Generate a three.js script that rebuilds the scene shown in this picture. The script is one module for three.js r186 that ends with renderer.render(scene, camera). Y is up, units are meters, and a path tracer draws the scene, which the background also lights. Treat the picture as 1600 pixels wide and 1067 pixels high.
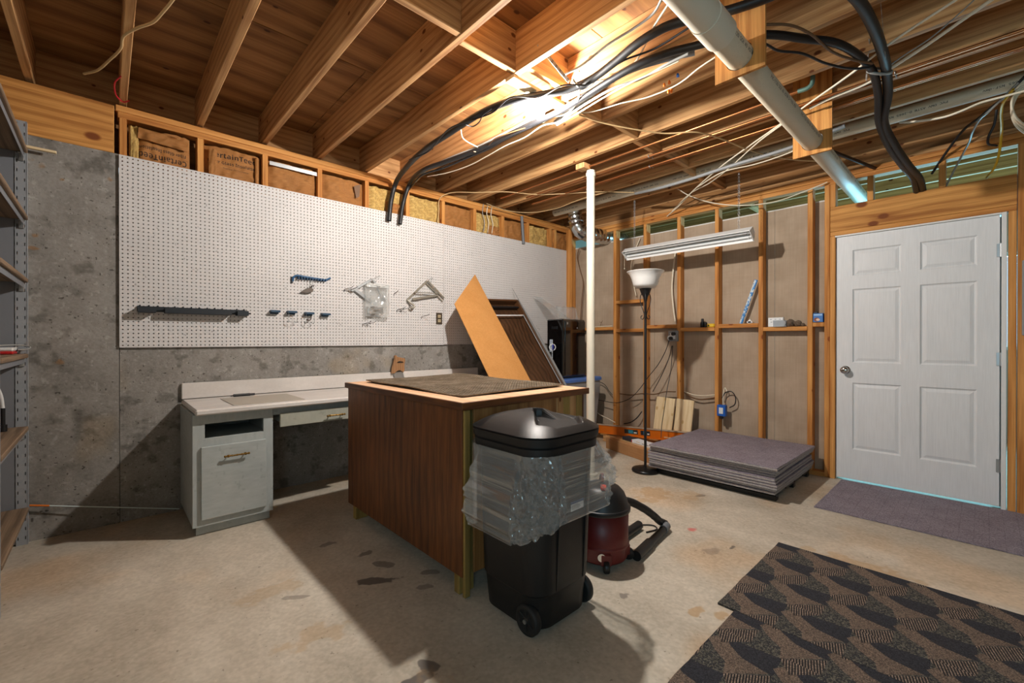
import * as THREE from 'three';
import { RectAreaLightUniformsLib } from 'three/addons/lights/RectAreaLightUniformsLib.js';
import { mergeGeometries, toCreasedNormals } from 'three/addons/utils/BufferGeometryUtils.js';

// ---------- camera, sky, lights, exposure ----------
const scene = new THREE.Scene();
scene.background = new THREE.Color(0.62, 0.80, 0.95);            // daylight outside the two windows
const FPX = 684, YAW = Math.atan2(736, 684);
const camera = new THREE.PerspectiveCamera(2 * Math.atan(533.5 / FPX) * 180 / Math.PI, 1600 / 1067, 0.05, 60);
camera.position.set(0, 1.16, 3.735);
camera.lookAt(Math.cos(YAW), 1.16 - 2 / FPX, 3.735 - Math.sin(YAW));
const renderer = new THREE.WebGLRenderer({ antialias: true });
renderer.toneMapping = THREE.LinearToneMapping;
renderer.toneMappingExposure = 1.0;
renderer.shadowMap.enabled = true;
RectAreaLightUniformsLib.init();
const BULB = [1.925, 2.553, 1.895], BULB_POWER = 14.5, BULB_COLOR = new THREE.Color(1.0, 0.955, 0.90);
function skyPanel(x, y, z, w, h, tx, tz, color, power) {          // sky light entering by a window opening
  const l = new THREE.RectAreaLight(color, power, w, h);
  l.position.set(x, y, z); l.lookAt(tx, y, tz); l.castShadow = true; scene.add(l);
}
skyPanel(-0.93, 1.6, 4.75, 1.3, 1.1, 5, 4.75, new THREE.Color(0.46, 0.82, 1.0), 6.6);   // window behind the camera
skyPanel(7.56, 1.6, 3.3, 1.6, 1.1, 0, 3.3, new THREE.Color(0.28, 0.76, 1.0), 36);        // window of the room beyond the stud wall

// ---------- helpers ----------
let seed = 7;
const rnd = () => { seed = (seed * 1664525 + 1013904223) >>> 0; return seed / 4294967296; };
const rr = (a, b) => a + (b - a) * rnd();
const clamp = (v, a = 0, b = 1) => Math.min(b, Math.max(a, v));
const mix = (a, b, t) => a + (b - a) * t;
const sst = (a, b, v) => { const t = clamp((v - a) / (b - a)); return t * t * (3 - 2 * t); };
const hash = (x, y, s) => { let h = (x * 374761393 + y * 668265263 + s * 1442695041) | 0; h = Math.imul(h ^ (h >>> 13), 1274126177); h ^= h >>> 16; return (h >>> 0) / 4294967296; };
function vn(x, y, px, py, s) {                                     // value noise, tileable with periods px, py
  const xi = Math.floor(x), yi = Math.floor(y), fx = x - xi, fy = y - yi;
  const w = (a, p) => ((a % p) + p) % p;
  const x0 = w(xi, px), x1 = w(xi + 1, px), y0 = w(yi, py), y1 = w(yi + 1, py);
  const u = fx * fx * (3 - 2 * fx), v = fy * fy * (3 - 2 * fy);
  return mix(mix(hash(x0, y0, s), hash(x1, y0, s), u), mix(hash(x0, y1, s), hash(x1, y1, s), u), v);
}
function fbm(u, v, px, py, s, o = 4) { let a = 0, m = 0.5, t = 0; for (let i = 0; i < o; i++) { a += m * vn(u * px, v * py, px, py, s + i); t += m; m *= 0.5; px *= 2; py *= 2; } return a / t; }
function dataTex(w, h, fn, sx, sy, srgb = true) {                  // sx, sy: size in metres of one repeat
  const d = new Uint8Array(w * h * 4);
  for (let j = 0; j < h; j++) for (let i = 0; i < w; i++) {
    const c = fn(i / w, j / h), k = (j * w + i) * 4;
    d[k] = clamp(c[0], 0, 255); d[k + 1] = clamp(c[1], 0, 255); d[k + 2] = clamp(c[2], 0, 255); d[k + 3] = 255;
  }
  const t = new THREE.DataTexture(d, w, h); t.magFilter = THREE.LinearFilter; t.minFilter = THREE.LinearFilter;
  t.wrapS = t.wrapT = THREE.RepeatWrapping; t.repeat.set(1 / sx, 1 / sy); if (srgb) t.colorSpace = THREE.SRGBColorSpace; t.needsUpdate = true;
  return t;
}
function canvasTex(w, h, draw) {
  const c = document.createElement('canvas'); c.width = w; c.height = h; const g = c.getContext('2d'); draw(g, w, h);
  const t = new THREE.CanvasTexture(c); t.colorSpace = THREE.SRGBColorSpace; return t;
}
const std = (o) => new THREE.MeshStandardMaterial({ side: THREE.DoubleSide, ...o });
const phys = (o) => new THREE.MeshPhysicalMaterial({ side: THREE.DoubleSide, ...o });
const plain = (c, r = 0.6, m = 0) => std({ color: c, roughness: r, metalness: m });

const used = {};
function numbered(n) { if (!(n in used)) { used[n] = 0; return n; } used[n]++; return n + '_' + String(used[n]).padStart(3, '0'); }
function mesh(name, geo, mat, parent, pos, rot) {
  const m = new THREE.Mesh(geo, mat); m.name = name; m.castShadow = m.receiveShadow = true;
  if (pos) m.position.set(...pos); if (rot) m.rotation.set(...rot);
  if (parent) parent.add(m);
  return m;
}
function thing(name, label, category, group, pos, turn = 0) {
  const o = new THREE.Group(); o.name = numbered(name); o.userData = { label, category }; if (group) o.userData.group = group;
  if (pos) o.position.set(...pos); o.rotation.y = turn; scene.add(o); return o;
}
function single(name, label, category, geo, mat, group, pos, rot) {
  const m = mesh(numbered(name), geo, mat, scene, pos, rot); m.userData = { label, category }; if (group) m.userData.group = group; return m;
}
function struct(name, label) { const o = new THREE.Group(); o.name = name; o.userData = { kind: 'structure', label, category: name.split('_')[0] }; scene.add(o); return o; }

// chamfered box, uv in metres with u along `grain`
function cbox(w, h, d, b = 0.003, grain = null, off = [0, 0]) {
  const H = [w / 2, h / 2, d / 2]; b = Math.min(b, H[0] * 0.6, H[1] * 0.6, H[2] * 0.6);
  if (grain === null) grain = w >= h && w >= d ? 0 : (h >= d ? 1 : 2);
  const P = [], N = [], U = [];
  const tri = (a, c, e, n) => {
    const ax = Math.abs(n[0]) >= Math.abs(n[1]) && Math.abs(n[0]) >= Math.abs(n[2]) ? 0 : (Math.abs(n[1]) >= Math.abs(n[2]) ? 1 : 2);
    const oth = [0, 1, 2].filter(k => k !== ax); const ua = oth.includes(grain) ? grain : oth[0], va = oth.find(k => k !== ua);
    const cr = [(c[1] - a[1]) * (e[2] - a[2]) - (c[2] - a[2]) * (e[1] - a[1]), (c[2] - a[2]) * (e[0] - a[0]) - (c[0] - a[0]) * (e[2] - a[2]), (c[0] - a[0]) * (e[1] - a[1]) - (c[1] - a[1]) * (e[0] - a[0])];
    if (cr[0] * n[0] + cr[1] * n[1] + cr[2] * n[2] < 0) { const t = c; c = e; e = t; }
    for (const p of [a, c, e]) { P.push(...p); N.push(...n); U.push(p[ua] + off[0], p[va] + off[1] + ax * 0.37); }
  };
  const quad = (a, c, e, f, n) => { tri(a, c, e, n); tri(a, e, f, n); };
  for (let ax = 0; ax < 3; ax++) { const o1 = (ax + 1) % 3, o2 = (ax + 2) % 3;
    for (const s of [-1, 1]) { const mk = (p, q) => { const v = [0, 0, 0]; v[ax] = s * H[ax]; v[o1] = p * (H[o1] - b); v[o2] = q * (H[o2] - b); return v; };
      const n = [0, 0, 0]; n[ax] = s; quad(mk(-1, -1), mk(1, -1), mk(1, 1), mk(-1, 1), n); }
    for (const s1 of [-1, 1]) for (const s2 of [-1, 1]) {           // edges parallel to ax
      const mk = (q, which) => { const v = [0, 0, 0]; v[ax] = q * (H[ax] - b); v[o1] = s1 * (H[o1] - (which ? b : 0)); v[o2] = s2 * (H[o2] - (which ? 0 : b)); return v; };
      const n = [0, 0, 0]; n[o1] = s1 * 0.7071; n[o2] = s2 * 0.7071; quad(mk(-1, 0), mk(1, 0), mk(1, 1), mk(-1, 1), n); }
  }
  for (const a of [-1, 1]) for (const c of [-1, 1]) for (const e of [-1, 1])
    tri([a * H[0], c * (H[1] - b), e * (H[2] - b)], [a * (H[0] - b), c * H[1], e * (H[2] - b)], [a * (H[0] - b), c * (H[1] - b), e * H[2]], [a * 0.577, c * 0.577, e * 0.577]);
  const g = new THREE.BufferGeometry();
  g.setAttribute('position', new THREE.Float32BufferAttribute(P, 3)); g.setAttribute('normal', new THREE.Float32BufferAttribute(N, 3)); g.setAttribute('uv', new THREE.Float32BufferAttribute(U, 2));
  return g;
}
const geoCache = {};
function lumber(w, h, d, b = 0.003) {                              // cached with three grain variants
  const v = Math.floor(rnd() * 3), k = [w, h, d, b].map(x => x.toFixed(3)).join() + v;
  return geoCache[k] || (geoCache[k] = cbox(w, h, d, b, null, [v * 0.731, v * 0.163]));
}
function board(name, mat, x0, x1, y0, y1, z0, z1, parent, b) {
  return mesh(name, lumber(x1 - x0, y1 - y0, z1 - z0, b), mat, parent, [(x0 + x1) / 2, (y0 + y1) / 2, (z0 + z1) / 2]);
}
const bx = (w, h, d, x = 0, y = 0, z = 0, b = 0.002) => cbox(w, h, d, b).translate(x, y, z);
const cyl = (r, h, x = 0, y = 0, z = 0, n = 20, r2 = r) => new THREE.CylinderGeometry(r2, r, h, n).translate(x, y, z);
const V = (a) => new THREE.Vector3(...a);
function tube(pts, r, seg, rad = 8) { const c = new THREE.CatmullRomCurve3(pts.map(V), false, 'centripetal'); return new THREE.TubeGeometry(c, seg || pts.length * 6, r, rad, false); }
function rod(a, c, r, n = 8) { const A = V(a), B = V(c), d = B.clone().sub(A); const g = new THREE.CylinderGeometry(r, r, d.length(), n); g.applyQuaternion(new THREE.Quaternion().setFromUnitVectors(new THREE.Vector3(0, 1, 0), d.normalize())); return g.translate(...A.add(B).multiplyScalar(0.5).toArray()); }
function lathe(pts, n = 40) { return new THREE.LatheGeometry(pts.map(p => new THREE.Vector2(p[0], p[1])), n); }
function merge(l) { return mergeGeometries(l.map(g => { const q = g.index ? g.toNonIndexed() : g; for (const k of Object.keys(q.attributes)) if (!['position', 'normal', 'uv'].includes(k)) q.deleteAttribute(k); return q; })); }
function loft(rings, capA = true, capB = true, crease = 0.7) {      // rings: arrays of [x,y,z], equal length
  const n = rings[0].length, P = [], U = [], I = [];
  rings.forEach((r, j) => r.forEach((p, i) => { P.push(...p); U.push(i / n, j / (rings.length - 1)); }));
  for (let j = 0; j < rings.length - 1; j++) for (let i = 0; i < n; i++) { const a = j * n + i, b = j * n + (i + 1) % n; I.push(a, b, a + n, b, b + n, a + n); }
  const cap = (j, flip) => { const c = P.length / 3, m = [0, 0, 0]; rings[j].forEach(p => { for (let k = 0; k < 3; k++) m[k] += p[k] / n; }); P.push(...m); U.push(0.5, 0.5); for (let i = 0; i < n; i++) flip ? I.push(c, j * n + (i + 1) % n, j * n + i) : I.push(c, j * n + i, j * n + (i + 1) % n); };
  if (capA) cap(0, true); if (capB) cap(rings.length - 1, false);
  const g = new THREE.BufferGeometry(); g.setAttribute('position', new THREE.Float32BufferAttribute(P, 3)); g.setAttribute('uv', new THREE.Float32BufferAttribute(U, 2)); g.setIndex(I); g.computeVertexNormals();
  return crease ? toCreasedNormals(g, crease) : g;
}
function rrect(hx, hz, r, y, m = 8, cx = 0, cz = 0) {               // rounded rectangle ring
  const o = []; for (let q = 0; q < 4; q++) for (let i = 0; i < m; i++) { const a = (q + i / (m - 1)) * Math.PI / 2; const sx = q === 0 || q === 3 ? 1 : -1, sz = q < 2 ? 1 : -1; o.push([cx + sx * (hx - r) + Math.cos(a) * r, y, cz + sz * (hz - r) + Math.sin(a) * r]); }
  return o;
}
function plate(shapePts, t, bevel = 0.001) {                       // extruded outline in xy, thickness t in z
  const s = new THREE.Shape(shapePts.map(p => new THREE.Vector2(p[0], p[1])));
  return new THREE.ExtrudeGeometry(s, { depth: t, bevelEnabled: bevel > 0, bevelSize: bevel, bevelThickness: bevel, bevelSegments: 1, curveSegments: 8 });
}
function planarUV(g, fu, fv) { const p = g.attributes.position, u = new Float32Array(p.count * 2); for (let i = 0; i < p.count; i++) { u[2 * i] = fu(p.getX(i), p.getY(i), p.getZ(i)); u[2 * i + 1] = fv(p.getX(i), p.getY(i), p.getZ(i)); } g.setAttribute('uv', new THREE.BufferAttribute(u, 2)); return g; }

// ---------- textures and materials ----------
function woodTex(s, lo, hi, o = {}) {
  const { rings = 9, fine = 0.35, knots = 3, w = 1024, h = 256, sx = 1.7, sy = 0.42, warp = 1.0, kn = 1 } = o;
  const K = []; for (let i = 0; i < knots; i++) K.push([hash(i, 1, s), hash(i, 2, s), 0.4 + 0.6 * hash(i, 3, s)]);
  return dataTex(w, h, (u, v) => {
    let vv = v + 0.10 * warp * (fbm(u, v, 3, 2, s, 3) - 0.5), kd = 0, ring = 0;
    for (const [a, c, q] of K) { let du = Math.abs(u - a); du = Math.min(du, 1 - du); let dv = Math.abs(v - c); dv = Math.min(dv, 1 - dv); const d = Math.hypot(du * sx / (0.024 * q * kn), dv * sy / (0.015 * q * kn)); const dw = Math.hypot(du * sx / 0.12, dv * sy / 0.035); vv += 0.045 * Math.exp(-dw * dw) * Math.sign(v - c); kd = Math.max(kd, 1 - sst(0.6, 1.2, d)); ring = Math.max(ring, Math.exp(-dw * dw * 1.5)); }
    const g = 0.5 + 0.5 * Math.sin((vv * rings + 0.9 * fbm(u, v, 2, 3, s + 9, 3)) * 2 * Math.PI);
    const f = fbm(u, v, 10, 110, s + 20, 3), b = fbm(u, v, 3, 4, s + 40, 4);
    let t = 0.20 + 0.40 * Math.pow(g, 2.2) * (0.4 + b) + fine * (f - 0.5) * 1.6 + 0.45 * (b - 0.5); t = clamp(t + ring * 0.2);
    t = mix(t, 1.35, kd);
    return [mix(hi[0], lo[0], t), mix(hi[1], lo[1], t), mix(hi[2], lo[2], t)];
  }, sx, sy);
}
const joistT = woodTex(11, [132, 84, 42], [214, 168, 114], { knots: 5 });
const studT = woodTex(23, [158, 92, 32], [222, 160, 88], { knots: 4, rings: 6 });
const headerT = woodTex(31, [146, 86, 30], [218, 158, 84], { knots: 3, rings: 8, kn: 2.2 });
const plyT = woodTex(47, [98, 62, 30], [176, 128, 76], { knots: 7, rings: 7, fine: 0.3, sx: 2.44, sy: 1.22, h: 512, warp: 1.6 });
const pineT = woodTex(53, [214, 182, 132], [242, 220, 180], { knots: 6, rings: 7, sx: 0.8, sy: 0.3 });
const benchT = woodTex(67, [66, 34, 12], [122, 72, 32], { knots: 0, rings: 14, fine: 0.6, sx: 1.2, sy: 0.9, h: 512 });
const wood = (t, r = 0.75) => std({ map: t, roughness: r, bumpMap: t, bumpScale: 0.0006 });
const M = {
  joist: wood(joistT), stud: wood(studT), header: wood(headerT), ply: wood(plyT, 0.85), pine: wood(pineT), bench: wood(benchT, 0.5),
  benchTop: std({ map: woodTex(71, [182, 132, 92], [226, 184, 146], { knots: 1, rings: 5 }), roughness: 0.7 }),
  legWood: std({ map: woodTex(73, [112, 92, 44], [170, 142, 78], { knots: 4, rings: 5 }), roughness: 0.8 }),
  black: plain(0x1a1a1c, 0.45), romex: plain(0xe6dcc4, 0.5), tan: plain(0xc7a878, 0.55), greycable: plain(0x9a9a96, 0.5), yellow: plain(0xe0b92c, 0.5), red: plain(0xd01c3a, 0.45), brown: plain(0x6d4d30, 0.6),
  greypipe: plain(0x6f7378, 0.5), copper: plain(0xb87a4c, 0.35, 0.9), pvc: plain(0xd9d2c0, 0.45), steel: plain(0xb9bcbd, 0.35, 0.9), white: plain(0xe6e6e4, 0.45),
  blackPlastic: plain(0x161618, 0.42), grey: plain(0x8b8d8e, 0.5), chrome: plain(0xd8d8d8, 0.12, 1), brass: plain(0x8a6a34, 0.35, 0.9), orange: plain(0xe07418, 0.45), blue: plain(0x1f5fb8, 0.45),
};
const pits = []; for (let i = 0; i < 260; i++) pits.push([hash(i, 5, 3), hash(i, 6, 3), 0.0012 + 0.004 * Math.pow(hash(i, 7, 3), 4)]);
const concreteTex = (size, rust) => dataTex(1024, 1024, (u, v) => {
  const a = fbm(u, v, 3, 3, 101, 4), b = fbm(u, v, 14, 18, 120, 4), c = fbm(u, v, 260, 260, 130, 2), e = fbm(u, v, 5, 4, 140, 4), h = fbm(u, v, 60, 14, 145, 3);
  let L = 136 + 40 * (a - 0.5) + 30 * (b - 0.5) + 20 * (c - 0.5) + 16 * (h - 0.5);
  const st = sst(0.60, 0.74, e) * 0.3, dk = sst(0.60, 0.8, fbm(u, v, 26, 30, 150, 4)) * 30, lt = sst(0.74, 0.8, fbm(u, v, 110, 110, 160, 2)) * 16;
  L += lt - dk; if (fbm(u, v, 150, 150, 170, 2) > 0.84) L -= 52;
  let r = L + 3 + 16 * st, g = L - 1 - 3 * st, bb = L - 7 - 30 * st;
  const x = u * size, y = v * size; for (const [rx, ry, p, q] of rust) { const d = Math.hypot((x - rx) / p, (y - ry) / q) + 2.2 * (fbm(u, v, 60, 60, 195, 3) - 0.5); const m = (1 - sst(0.3, 1.0, d)) * 0.5; r = mix(r, 156, m); g = mix(g, 104, m); bb = mix(bb, 60, m); }
  return [r, g, bb];
}, size, size);
const concreteT = concreteTex(1.9, []), concreteRustT = concreteTex(2.4, [[0.73, 2.17, 0.03, 0.022], [0.67, 2.20, 0.03, 0.014], [1.025, 2.165, 0.035, 0.018], [0.81, 2.115, 0.014, 0.01], [0.70, 1.765, 0.022, 0.014], [0.70, 1.69, 0.04, 0.010], [0.80, 1.02, 0.03, 0.02]]);
const concreteBump = dataTex(512, 512, (u, v) => { const c = 128 + 120 * (fbm(u, v, 40, 40, 180, 4) - 0.5) - (fbm(u, v, 70, 70, 190, 2) > 0.83 ? 90 : 0); return [c, c, c]; }, 0.75, 0.75, false);
M.concreteRust = std({ map: concreteRustT, bumpMap: concreteBump, bumpScale: 0.003, roughness: 0.9 });
M.concrete = std({ map: concreteT, bumpMap: concreteBump, bumpScale: 0.003, roughness: 0.9 });
// floor: real stains where the photograph shows them, x 0..6 -> u, z 0..6 -> v (offset -1 in x)
const ST = [[0.93, 1.73, 0.09, 0.03, 0.55, 0.8], [0.75, 2.42, 0.07, 0.028, 0.3, 0.85], [0.84, 2.38, 0.05, 0.022, 1.2, 0.8], [1.03, 1.45, 0.05, 0.03, 0.2, 0.55], [1.05, 1.62, 0.05, 0.022, 0.9, 0.5], [1.18, 1.85, 0.06, 0.022, 0.5, 0.45], [1.1, 1.95, 0.035, 0.02, 0.5, 0.4], [0.92, 1.2, 0.04, 0.02, 0.1, 0.45], [0.62, 1.62, 0.05, 0.014, 0.6, 0.35], [1.72, 2.62, 0.03, 0.03, 0, 0.5], [2.55, 2.78, 0.035, 0.018, 0.2, 0.7], [2.45, 2.72, 0.05, 0.03, 0.2, 0.25], [3.25, 2.3, 0.05, 0.02, 0.3, 0.5], [0.28, 2.05, 0.06, 0.016, 0.5, 0.4]];
const RU = [[3.05, 2.05, 0.16, 0.1, 0.4], [3.2, 2.25, 0.09, 0.06, 0.28], [1.86, 2.9, 0.04, 0.022, 0.55], [1.9, 2.98, 0.03, 0.024, 0.5], [2.85, 3.3, 0.05, 0.22, 0.35], [0.62, 1.95, 0.12, 0.05, 0.28], [0.55, 1.5, 0.1, 0.05, 0.24], [0.7, 2.5, 0.16, 0.08, 0.3]];
const floorT = dataTex(2048, 2048, (u, v) => {
  const x = u * 6 - 1, z = v * 6;
  const a = fbm(u, v, 5, 5, 201, 5), b = fbm(u, v, 22, 18, 210, 4), c = fbm(u, v, 500, 500, 230, 2), e = fbm(u, v, 9, 11, 240, 4), g = fbm(u, v, 70, 46, 245, 3);
  let L = 184 + 40 * (a - 0.5) + 40 * (b - 0.5) + 26 * (c - 0.5) + 16 * (g - 0.5), w = sst(0.5, 0.72, e) * 0.8;
  let r = L + 4 + 6 * w, gg = L - 7 - 8 * w, bb = L - 24 - 20 * w;
  const dust = fbm(u, v, 420, 420, 250, 2); if (dust > 0.90) { r -= 45; gg -= 45; bb -= 42; }
  const nz = (fbm(u, v, 90, 90, 260, 3) - 0.5) * 1.5, nz2 = (fbm(u, v, 240, 240, 265, 2) - 0.5) * 0.7;
  for (const [sx, sz, p, q, t, k] of ST) { const dx = x - sx, dz = z - sz; if (dx * dx + dz * dz > 0.06) continue; const c1 = Math.cos(t), s1 = Math.sin(t), d = Math.hypot((dx * c1 + dz * s1) / p, (-dx * s1 + dz * c1) / q) + nz + nz2; const m = (1 - sst(0.85, 1.1, d)) * k; r = mix(r, 92, m); gg = mix(gg, 84, m); bb = mix(bb, 78, m); }
  for (const [sx, sz, p, q, k] of RU) { const d = Math.hypot((x - sx) / p, (z - sz) / q) + nz * 1.4 + nz2; const m = (1 - sst(0.7, 1.2, d)) * k; r = mix(r, 178, m); gg = mix(gg, 138, m); bb = mix(bb, 92, m); }
  { const d = Math.hypot((x - 2.62) / 0.035, (z - 2.52) / 0.03) + nz; const m = (1 - sst(0.5, 1.2, d)) * 0.8; r = mix(r, 205, m); gg = mix(gg, 105, m); bb = mix(bb, 98, m); }
  return [r, gg, bb];
}, 6, 6);
M.floor = std({ map: floorT, roughness: 0.82, bumpMap: concreteBump, bumpScale: 0.0008 });

// ---------- structure ----------
const floor = struct('floor', 'stained beige concrete basement floor');
{ const g = new THREE.BoxGeometry(8.8, 0.12, 6.4).translate(3.4, -0.06, 2.9); planarUV(g, (x) => x + 1, (x, y, z) => z); mesh('slab', g, M.floor, floor); }

// left wall: poured concrete, framed top
const wallL = struct('wall_left', 'poured concrete wall with a short framed top');
{
  const cuv = (g) => planarUV(g, (x, y, z) => x + z, (x, y) => y);
  mesh('concrete', planarUV(new THREE.BoxGeometry(1.065, 2.34, 0.25).translate(-0.4675, 1.17, -0.125), (x, y, z) => x + 1 + z, (x, y) => y), M.concreteRust, wallL);
  mesh('concrete', cuv(new THREE.BoxGeometry(7.6, 2.26, 0.246).translate(3.868, 1.13, -0.127)), M.concrete, wallL);
  board('rim_beam', M.header, -1.0, 0.044, 2.34, 2.64, -0.045, 0.004, wallL);
  board('sill_plate', M.stud, 0.07, 4.6, 2.26, 2.298, -0.14, -0.004, wallL);
  board('top_plate', M.stud, 0.06, 4.6, 2.575, 2.613, -0.092, 0.0, wallL);
  board('top_plate', M.stud, 0.05, 4.6, 2.613, 2.652, -0.092, 0.003, wallL);
  for (let i = 1; i < 13; i++) { const x = -0.32 + 0.406 * i + (i === 12 ? -0.03 : 0); board('cripple_stud', M.stud, x - 0.019, x + 0.019, 2.298, 2.575, -0.09, 0, wallL); }
  board('cripple_stud', M.stud, 4.215, 4.253, 2.298, 2.575, -0.09, 0.0, wallL);
  board('band_joist', M.joist, -1.0, 4.6, 2.652, 2.9, -0.16, -0.122, wallL);
  board('band_board', M.ply, -1.0, 4.6, 2.3, 2.652, -0.155, -0.142, wallL);
}
// ceiling
const ceil = struct('ceiling', 'open timber joists under plywood subfloor');
const JX = (i) => -0.32 + 0.406 * i;
{
  for (let i = -1; i < 19; i++) board('joist', M.joist, JX(i) - 0.019, JX(i) + 0.019, 2.665, 2.899, -0.12, 6.0, ceil);
  for (let i = -1; i < 18; i++) { const o = (i % 2 ? 0.02 : -0.02); if (i === 5) { board('blocking', M.joist, JX(i) + 0.019, JX(i + 1) - 0.019, 2.70, 2.899, 1.95, 1.988, ceil); continue; } board('blocking', M.joist, JX(i) + 0.019, JX(i + 1) - 0.019, 2.667, 2.899, 1.93 + o, 1.968 + o, ceil); }
  const pw = 1.216; let k = 0;
  for (let j = 0; j < 5; j++) for (let i = 0; i < 4; i++) { const x0 = -1.2 + i * 2.44 - (j % 2 ? 1.1 : 0), z0 = -0.2 + j * 1.22; mesh('subfloor_panel', lumber(2.436 + (i === 3 ? 1.2 : 0), 0.018, pw, 0.0015), M.ply, ceil, [x0 + 1.22 + (i === 3 ? 0.6 : 0), 2.909, z0 + 0.61]); k++; }
  mesh('upper_floor', new THREE.BoxGeometry(9.4, 0.04, 6.6).translate(3.3, 2.945, 2.9), M.ply, ceil);
  board('furring_board', M.pine, JX(5) - 0.02, JX(6) + 0.02, 2.643, 2.664, 1.86, 1.93, ceil, 0.002);
}
// right wall: stud partition with the door
const XB = 4.47, wallR = struct('wall_right', 'open stud partition with drywall on its far side');
{
  const dryT = dataTex(512, 512, (u, v) => { const n = fbm(u, v, 6, 6, 301, 4), s = fbm(u, v, 200, 5, 310, 2), q = fbm(u, v, 5, 60, 320, 3); const L = 168 + 26 * (n - 0.5) + 11 * (s - 0.5) + 5 * (q - 0.5); return [L + 6, L - 14, L - 36]; }, 0.9, 0.9);
  const dry = std({ map: dryT, roughness: 0.9 });
  const core = plain(0xdad8d2, 0.9);
  for (const [z0, z1] of [[-0.02, 1.198], [1.2, 2.415], [2.417, 2.86]]) {
    mesh('drywall_panel', planarUV(new THREE.BoxGeometry(0.012, 2.36, z1 - z0).translate(4.566, 1.18, (z0 + z1) / 2), (x, y, z) => z, (x, y) => y), dry, wallR);
    mesh('drywall_edge', new THREE.BoxGeometry(0.012, 0.012, z1 - z0).translate(4.566, 2.366, (z0 + z1) / 2), core, wallR);
  }
  mesh('drywall_panel', planarUV(new THREE.BoxGeometry(0.012, 2.36, 2.1).translate(4.566, 1.18, 4.95), (x, y, z) => z, (x, y) => y), dry, wallR);
  for (const z of [0.05, 0.73, 1.13, 1.53, 1.925, 2.325, 2.714]) board('stud', M.stud, XB, 4.559, 0.038, 2.47, z - 0.019, z + 0.019, wallR);
  board('stud', M.stud, 4.43, 4.468, 0.04, 2.6, 0.012, 0.1, wallR);
  board('stud', M.stud, XB, 4.559, 0.0, 2.47, 2.818, 2.855, wallR); board('jack_stud', M.stud, XB - 0.004, 4.559, 0.0, 2.03, 2.857, 2.894, wallR); board('cripple_stud', M.stud, XB, 4.559, 2.275, 2.47, 2.857, 2.894, wallR);
  board('jack_stud', M.stud, XB - 0.004, 4.559, 0.0, 2.03, 3.85, 3.888, wallR); board('stud', M.stud, XB - 0.012, 4.559, 0.0, 2.47, 3.892, 3.93, wallR);
  board('stud', M.stud, XB - 0.012, 4.559, 0.0, 2.47, 3.931, 3.99, wallR);
  for (let i = 0; i < 5; i++) board('stud', M.stud, XB, 4.559, 0.038, 2.47, 4.38 + i * 0.406, 4.418 + i * 0.406, wallR);
  board('header', M.header, XB - 0.003, 4.509, 2.068, 2.274, 2.858, 3.889, wallR); board('header', M.header, 4.511, 4.559, 2.068, 2.274, 2.858, 3.889, wallR);
  board('header_plate', M.stud, XB - 0.001, 4.559, 2.031, 2.067, 2.858, 3.889, wallR);
  for (const z of [3.12, 3.53]) board('cripple_stud', M.stud, XB, 4.559, 2.275, 2.47, z - 0.019, z + 0.019, wallR);
  board('top_plate', M.stud, XB, 4.559, 2.471, 2.508, -0.02, 6, wallR); board('top_plate', M.stud, XB - 0.003, 4.559, 2.51, 2.548, -0.02, 6, wallR);
  board('top_plate', M.joist, XB + 0.01, 4.559, 2.55, 2.588, -0.02, 6, wallR); board('packing_board', M.ply, XB + 0.04, 4.55, 2.59, 2.664, -0.02, 6, wallR);
  board('sole_plate', M.stud, XB, 4.559, 0, 0.037, -0.02, 2.817, wallR); board('sole_plate', M.stud, XB, 4.559, 0, 0.037, 3.992, 6, wallR);
  // shelf blocks between the studs, staggered as nailed
  for (const [z0, z1, y] of [[0.11, 0.71, 1.30], [0.75, 1.11, 1.275], [1.15, 1.51, 1.31], [1.55, 1.905, 1.272], [1.945, 2.305, 1.30], [2.345, 2.694, 1.262], [2.734, 2.817, 1.295], [0.75, 1.11, 1.61]])
    board('shelf_block', M.stud, XB - 0.002, 4.559, y - 0.019, y + 0.019, z0, z1, wallR);
}
const door = struct('door_1', 'white six panel door with chrome knob');
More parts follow.
